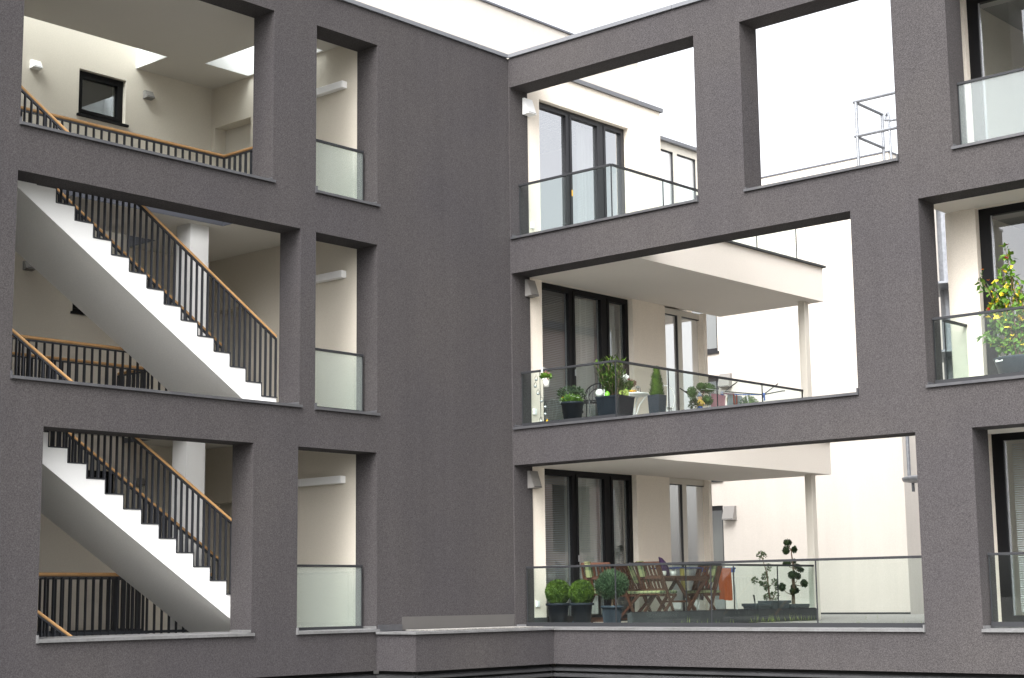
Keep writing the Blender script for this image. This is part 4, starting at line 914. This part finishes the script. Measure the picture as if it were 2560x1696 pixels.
# white bistro set
t = thing('bistro_table', 'small round white metal table on the middle balcony', 'table', (1.0, 1.70, ZM))
MB().lathe([(.03, .52), (.20, .525), (.235, .54), (.24, .555), (.235, .562), (.02, .565)], (1.0, 1.70, ZM - .0), 36).build('table_top', M['wmetal'], t)
for k in range(4):
    a = math.pi / 2 * k + .35; ca, sa = math.cos(a), math.sin(a)
    MB().tube([(1.0 + .21 * ca, 1.70 + .21 * sa, ZM + .525), (1.0 + .10 * ca, 1.70 + .10 * sa, ZM + .40), (1.0 + .04 * ca, 1.70 + .04 * sa, ZM + .24), (1.0 + .06 * ca, 1.7 + .06 * sa, ZM + .10), (1.0 + .19 * ca, 1.70 + .19 * sa, ZM)], .012, 8).build('leg', M['wmetal'], t)
def bistro_chair(label, x, y, rz):
    t = thing('bistro_chair', label, 'chair', (0, 0, 0), 'white metal chairs at the bistro table')
    MB().lathe([(.02, .36), (.17, .362), (.185, .37), (.18, .385), (.02, .388)], (0, 0, 0), 28).build('seat', M['wmetal'], t)
    for sx, sy in ((-1, 1), (1, 1), (-1, -1), (1, -1)): MB().tube([(.13 * sx, .13 * sy, .36), (.15 * sx, .15 * sy, .2), (.19 * sx, .19 * sy, 0)], .011, 8).build('leg', M['wmetal'], t)
    bk = MB().tube([(.17 * math.sin(a) if i not in (0, 16) else .16 * (1 if math.sin(a) > 0 else -1), -.16 - .06 * min(1, (math.cos(a) + .9)), .52 + .24 * math.cos(a)) for i, a in enumerate([math.pi * (i - 8) / 9.5 for i in range(17)])], .010, 8)
    bk.tube([(-.06, -.18, .38), (-.06, -.22, .75)], .007, 6).tube([(.06, -.18, .38), (.06, -.22, .75)], .007, 6)
    bk.build('backrest', M['wmetal'], t)
    t.location = (x, y, ZM); t.rotation_euler.z = rz; ORG[t.name] = Vector((x, y, ZM)); return t
bistro_chair('white metal chair half hidden behind the laurel planter', 1.02, 1.36, R(8))
bistro_chair('white metal chair half hidden behind the conical shrub', 1.10, 2.26, R(200))
t = thing('flower_pot', 'lime green pot with dark red flowers on the white table', 'potted plant', (.97, 1.60, ZM + .565))
MB().lathe([(.04, 0), (.055, .09), (.05, .09), (.045, .075)], (.97, 1.60, ZM + .565), 16).build('pot', M['green_pot'], t, smooth=True)
mb = MB(); leaf_cloud(mb, (.97, 1.59, ZM + .70), (.07, .08, .05), 200, .045, .025, .2, 35, .5); mb.build('foliage', M['lf_dk'], t)
mb = MB(); leaf_cloud(mb, (.96, 1.53, ZM + .76), (.07, .09, .04), 130, .03, .022, .2, 36, .5); mb.build('flower', M['fl_dred'], t)
t = thing('dry_flowers', 'brown dried flower head on the white table', 'flower', (.92, 1.72, ZM + .565))
MB().tube([(.92, 1.72, ZM + .565), (.93, 1.72, ZM + .70)], .006, 6).build('stem', M['stem'], t)
mb = MB(); leaf_cloud(mb, (.93, 1.73, ZM + .735), (.07, .075, .05), 320, .028, .02, .5, 37, .2); mb.build('flower_head', M['lf_brown'], t)
t = thing('lantern', 'small metal lantern with a tea light on the white table', 'lantern', (1.06, 1.74, ZM + .565))
for sx, sy in ((-1, -1), (1, -1), (-1, 1), (1, 1)): MB().tube([(1.06 + .03 * sx, 1.74 + .03 * sy, ZM + .567), (1.06 + .02 * sx, 1.74 + .02 * sy, ZM + .655)], .004, 5).build('post', M['bmetal'], t)
MB().lathe([(.035, .655), (.038, .66), (.012, .685), (.003, .69)], (1.06, 1.74, ZM), 10).build('roof', M['silver'], t)
MB().lathe([(.02, .568), (.02, .60), (.004, .605)], (1.06, 1.74, ZM), 12).build('candle', M['ceramic'], t)
t = thing('dish', 'yellow dish on the white table', 'dish', (1.10, 1.55, ZM + .565))
MB().lathe([(.03, 0), (.06, .02), (.056, .026), (.01, .01)], (1.10, 1.55, ZM + .566), 18).build('bowl', M['yellow'], t, smooth=True)
MB().ball((1.10, 1.55, ZM + .585), .03, 10, 6, .5).build('filling', M['gyellow'], t)
t = thing('conical_shrub', 'bright green conical shrub in a tall square blue grey pot', 'potted plant', (1.5, 1.63, ZM))
vs = []; cx, cy, hx, hy = 1.50, 1.63, .105, .105; zt2 = 3.0
for k, z in ((.76, ZM), (1.0, zt2), (.92, zt2), (.90, zt2 - .04)): vs += [(cx - hx * k, cy - hy * k, z), (cx + hx * k, cy - hy * k, z), (cx + hx * k, cy + hy * k, z), (cx - hx * k, cy + hy * k, z)]
MB().add(vs, fs).build('pot', M['pot_grey'], t, bevel=.006)
lf = MB(); rnd = random.Random(9)
for _ in range(2400):
    f = rnd.random() ** 1.5; a = rnd.uniform(0, 6.283); r = .122 * (1 - f) ** .75 * (.7 + .3 * f) * rnd.uniform(.62, 1.12) * (1 + .13 * math.sin(a * 3 + f * 22)) + .006; z = zt2 - .01 + .42 * f
    lf.leaf((cx + r * math.cos(a), cy + r * math.sin(a), z), (math.cos(a) * .55, math.sin(a) * .55, 1 + rnd.uniform(-.3, .3)), (math.cos(a), math.sin(a), .3), rnd.uniform(.035, .065), .015)
lf.lathe([(.055, 0), (.06, .05), (.045, .18), (.02, .30), (.003, .36)], (cx, cy, zt2 - .01), 12); lf.build('foliage', M['lf_con'], t)
t = thing('cloud_tree', 'cloud pruned little tree with three green balls on the middle balcony', 'potted plant', (1.4, 2.95, ZM))
round_pot(t, (1.4, 2.95, ZM), .13, .10, .24)
st, lf = MB(), MB()
st.tube([(1.4, 2.95, 2.72), (1.4, 2.90, 2.9), (1.4, 2.93, 3.08), (1.4, 3.05, 3.22)], [.018, .014, .012, .008], 7).tube([(1.4, 2.91, 2.95), (1.4, 2.8, 3.03), (1.4, 2.74, 3.12)], [.011, .009, .006], 6).tube([(1.4, 2.92, 2.98), (1.4, 3.02, 3.03)], .008, 6)
for i, (y, z, a, b) in enumerate(((3.11, 3.235, .17, .085), (2.93, 3.255, .07, .055), (2.69, 3.13, .085, .10), (3.07, 3.045, .125, .085))):
    leaf_cloud(lf, (1.4, y, z), (a * .8, a * .92, b * .92), int(16000 * a * b) + 500, .024, .012, .62, 90 + i, .4, .1); core(lf, (1.4, y, z), (a * .62, a * .75, b * .74), 12)
st.build('stem', M['stem'], t); lf.build('foliage', M['lf_cld'], t)
t = thing('small_plant', 'small dark leafy plant beside the garden figurine', 'potted plant', (1.6, 2.44, ZM))
round_pot(t, (1.6, 2.44, ZM), .08, .06, .27)
mb = MB(); leaf_cloud(mb, (1.6, 2.44, 2.90), (.08, .09, .11), 200, .04, .022, .2, 39, .5, .3); mb.build('foliage', M['lf_bon'], t)
t = thing('garden_figurine', 'small garden figurine with yellow top, blue trousers and grey hat', 'figurine', (1.62, 2.58, 2.80))
fx, fy, fz = 1.62, 2.58, 2.80
bd = MB().tube([(fx, fy - .03, fz), (fx, fy - .03, fz + .07), (fx, fy - .012, fz + .105)], [.026, .028, .03], 10).tube([(fx, fy + .03, fz), (fx, fy + .03, fz + .07), (fx, fy + .012, fz + .105)], [.026, .028, .03], 10).build('trousers', M['gblue'], t, smooth=True)
MB().tube([(fx, fy, fz + .095), (fx, fy, fz + .14), (fx, fy, fz + .185), (fx, fy, fz + .20)], [.05, .053, .045, .02], 12).tube([(fx, fy - .045, fz + .18), (fx + .02, fy - .075, fz + .15), (fx + .045, fy - .055, fz + .13)], [.018, .016, .013], 8).tube([(fx, fy + .045, fz + .18), (fx + .02, fy + .075, fz + .15), (fx + .045, fy + .055, fz + .13)], [.018, .016, .013], 8).build('jacket', M['gyellow'], t, smooth=True)
hd = MB().ball((fx + .005, fy, fz + .225), .034, 14, 10).ball((fx + .04, fy, fz + .222), .008, 8, 6).ball((fx + .05, fy - .05, fz + .128), .013, 8, 6).ball((fx + .05, fy + .05, fz + .128), .013, 8, 6).build('head', M['skin'], t, smooth=True)
MB().lathe([(.045, .245), (.042, .255), (.03, .28), (.008, .315), (.002, .32)], (fx, fy, fz), 14).build('hat', M['ggrey'], t, smooth=True)
MB().box(fx - .05, fx + .05, fy - .06, fy + .06, ZM, fz).build('stand', M['pot'], t)
t = thing('potted_bush', 'small round pale green bush under the drying rack wing', 'potted plant', (1.5, 4.14, ZM))
round_pot(t, (1.5, 4.14, ZM), .12, .09, .44)
mb = MB(); leaf_cloud(mb, (1.5, 4.14, 3.07), (.14, .14, .12), 1200, .035, .008, .5, 38, .5); core(mb, (1.5, 4.14, 3.06), .10, 12); mb.build('foliage', M['lf_con'], t)
# hanging pot with pink flowers
t = thing('hanging_pot', 'white hanging pot with pink flowers hooked over the middle balustrade', 'potted plant', (.58, .13, 3.08))
hc = (.575, .125, 3.085)
MB().lathe([(.038, 0), (.056, .125), (.051, .125), (.045, .11)], hc, 20).build('pot', M['ceramic'], t, smooth=True)
MB().bar((.46, .165, 3.30), (.46, .165, 3.385), .022, .008, (0, 1, 0)).bar((.46, .16, 3.385), (.46, .235, 3.385), .022, .008).bar((.50, .128, 3.34), (.53, .125, 3.20), .012, .006, (0, 1, 0)).bar((.46, .16, 3.335), (.505, .13, 3.345), .012, .006).build('hook', M['plastic_w'], t)
mb = MB(); leaf_cloud(mb, (.575, .125, 3.235), (.075, .06, .04), 260, .045, .028, .2, 41, .5); mb.build('foliage', M['lf_con'], t)
flowers(t, 'flower', [(.56, .10, 3.30), (.60, .09, 3.29), (.575, .13, 3.315), (.63, .10, 3.275), (.54, .12, 3.285), (.645, .08, 3.185), (.65, .1, 3.27)], .026, 'fl_pk', 8)
# tea light garland pole
t = thing('tealight_stand', 'thin black rod with hanging silver tea light holders at the balcony end', 'tealight holder', (.285, .33, 2.53))
MB().tube([(.29, .33, 2.53), (.278, .33, 3.36)], .005, 6).build('rod', M['bmetal'], t)
for (u, z) in ((.205, 3.235), (.187, 3.135), (.238, 3.02), (.308, 2.90), (.377, 2.808), (.377, 2.70), (.29, 2.60)):
    h = MB().tube([(u + .028 * math.sin(a), .33, z + .035 + .032 * math.cos(a)) for a in [math.pi * (i - 8) / 8 for i in range(17)]], .0025, 5).tube([(u, .33, z + .065), (u, .33, z + .10)], .002, 4).build('ring', M['bmetal'], t)
    MB().lathe([(.012, -.012), (.022, 0), (.024, .022), (.020, .022), (.012, .004)], (u, .33, z), 12).build('holder', M['silver'], t, smooth=True)
t = thing('toy_cone', 'small yellow cone on the floor beside the tea light rod', 'cone', (.36, .45, ZM + .02))
MB().lathe([(.05, 0), (.045, .012), (.006, .10), (.002, .102)], (.35, .40, 2.54), 16).build('body', M['yellow'], t, smooth=True)
# ------------------------------------------------------------------ hibiscus on the right balcony
t = thing('hibiscus', 'tall straggly hibiscus with yellowing leaves and red flowers in a dark pot', 'potted plant', (7.78, .62, ZM))
hp = (7.80, .62, ZM)
o = MB().lathe([(.26, 0), (.345, .27), (.36, .29), (.34, .295), (.32, .26), (.01, .25)], hp, 36).build('pot', M['pot_grey'], t, smooth=True)
MB().box(7.545, 7.645, .362, .366, 2.765, 2.795).build('pot_label', M['plastic_w'], t) if False else MB().bar((7.56, .365, 2.765), (7.68, .302, 2.765), .003, .03).build('pot_label', M['plastic_w'], t)
st, lf, ly = MB(), MB(), MB(); rnd = random.Random(13); fl = []
tips = [(7.69, 4.19), (7.72, 4.05), (7.30, 3.88), (7.45, 3.75), (7.62, 3.85), (7.85, 3.70), (7.98, 3.75), (8.1, 3.6), (7.42, 3.55), (7.55, 3.5), (7.75, 3.55), (7.95, 3.45), (8.15, 3.4), (7.36, 3.42), (7.50, 3.3), (7.68, 3.3), (7.85, 3.25), (8.05, 3.2), (7.28, 3.13), (7.42, 3.1), (7.6, 3.12), (7.8, 3.05), (8.0, 3.0), (7.52, 2.98), (7.9, 2.95), (8.12, 3.05), (7.68, 2.95), (7.48, 3.62), (7.66, 3.70), (7.58, 3.95), (7.38, 3.3)]
for i, (u, z) in enumerate(tips):
    e = Vector((u, .58 + rnd.uniform(-.12, .16), z)); b = Vector((hp[0] + rnd.uniform(-.06, .06), hp[1] + rnd.uniform(-.05, .05), ZM + .26)); md = b.lerp(e, .5) + Vector((rnd.uniform(-.04, .04), rnd.uniform(-.04, .04), .08))
    st.tube([b, md, e], [.010, .007, .003], 5)
    for k in range(40):
        f = rnd.uniform(.30, 1.04); p = (b.lerp(md, f * 2) if f < .5 else md.lerp(e, f * 2 - 1)) + sph(rnd) * .055
        d = sph(rnd) + Vector((0, 0, -.25)); tgt = ly if rnd.random() < (.13 if z > 3.3 else .07) else lf
        tgt.leaf(p, d, sph(rnd) + Vector((0, -.5, .8)), rnd.uniform(.07, .125), rnd.uniform(.042, .072), .008)
st.build('stem', M['stem'], t); lf.build('foliage', M['lf_hib'], t); ly.build('yellow_leaves', M['lf_yel'], t)
flowers(t, 'flower', [(7.72, .50, 4.03), (7.725, .49, 4.045), (7.48, .42, 3.42), (7.475, .42, 3.40)], .040, 'fl_red', 9)
flowers(t, 'flower', [(7.73, .50, 4.20)], .038, 'fl_dred', 10)
flowers(t, 'flower', [(7.42, .45, 3.93), (7.50, .42, 3.78)], .022, 'fl_or', 12)
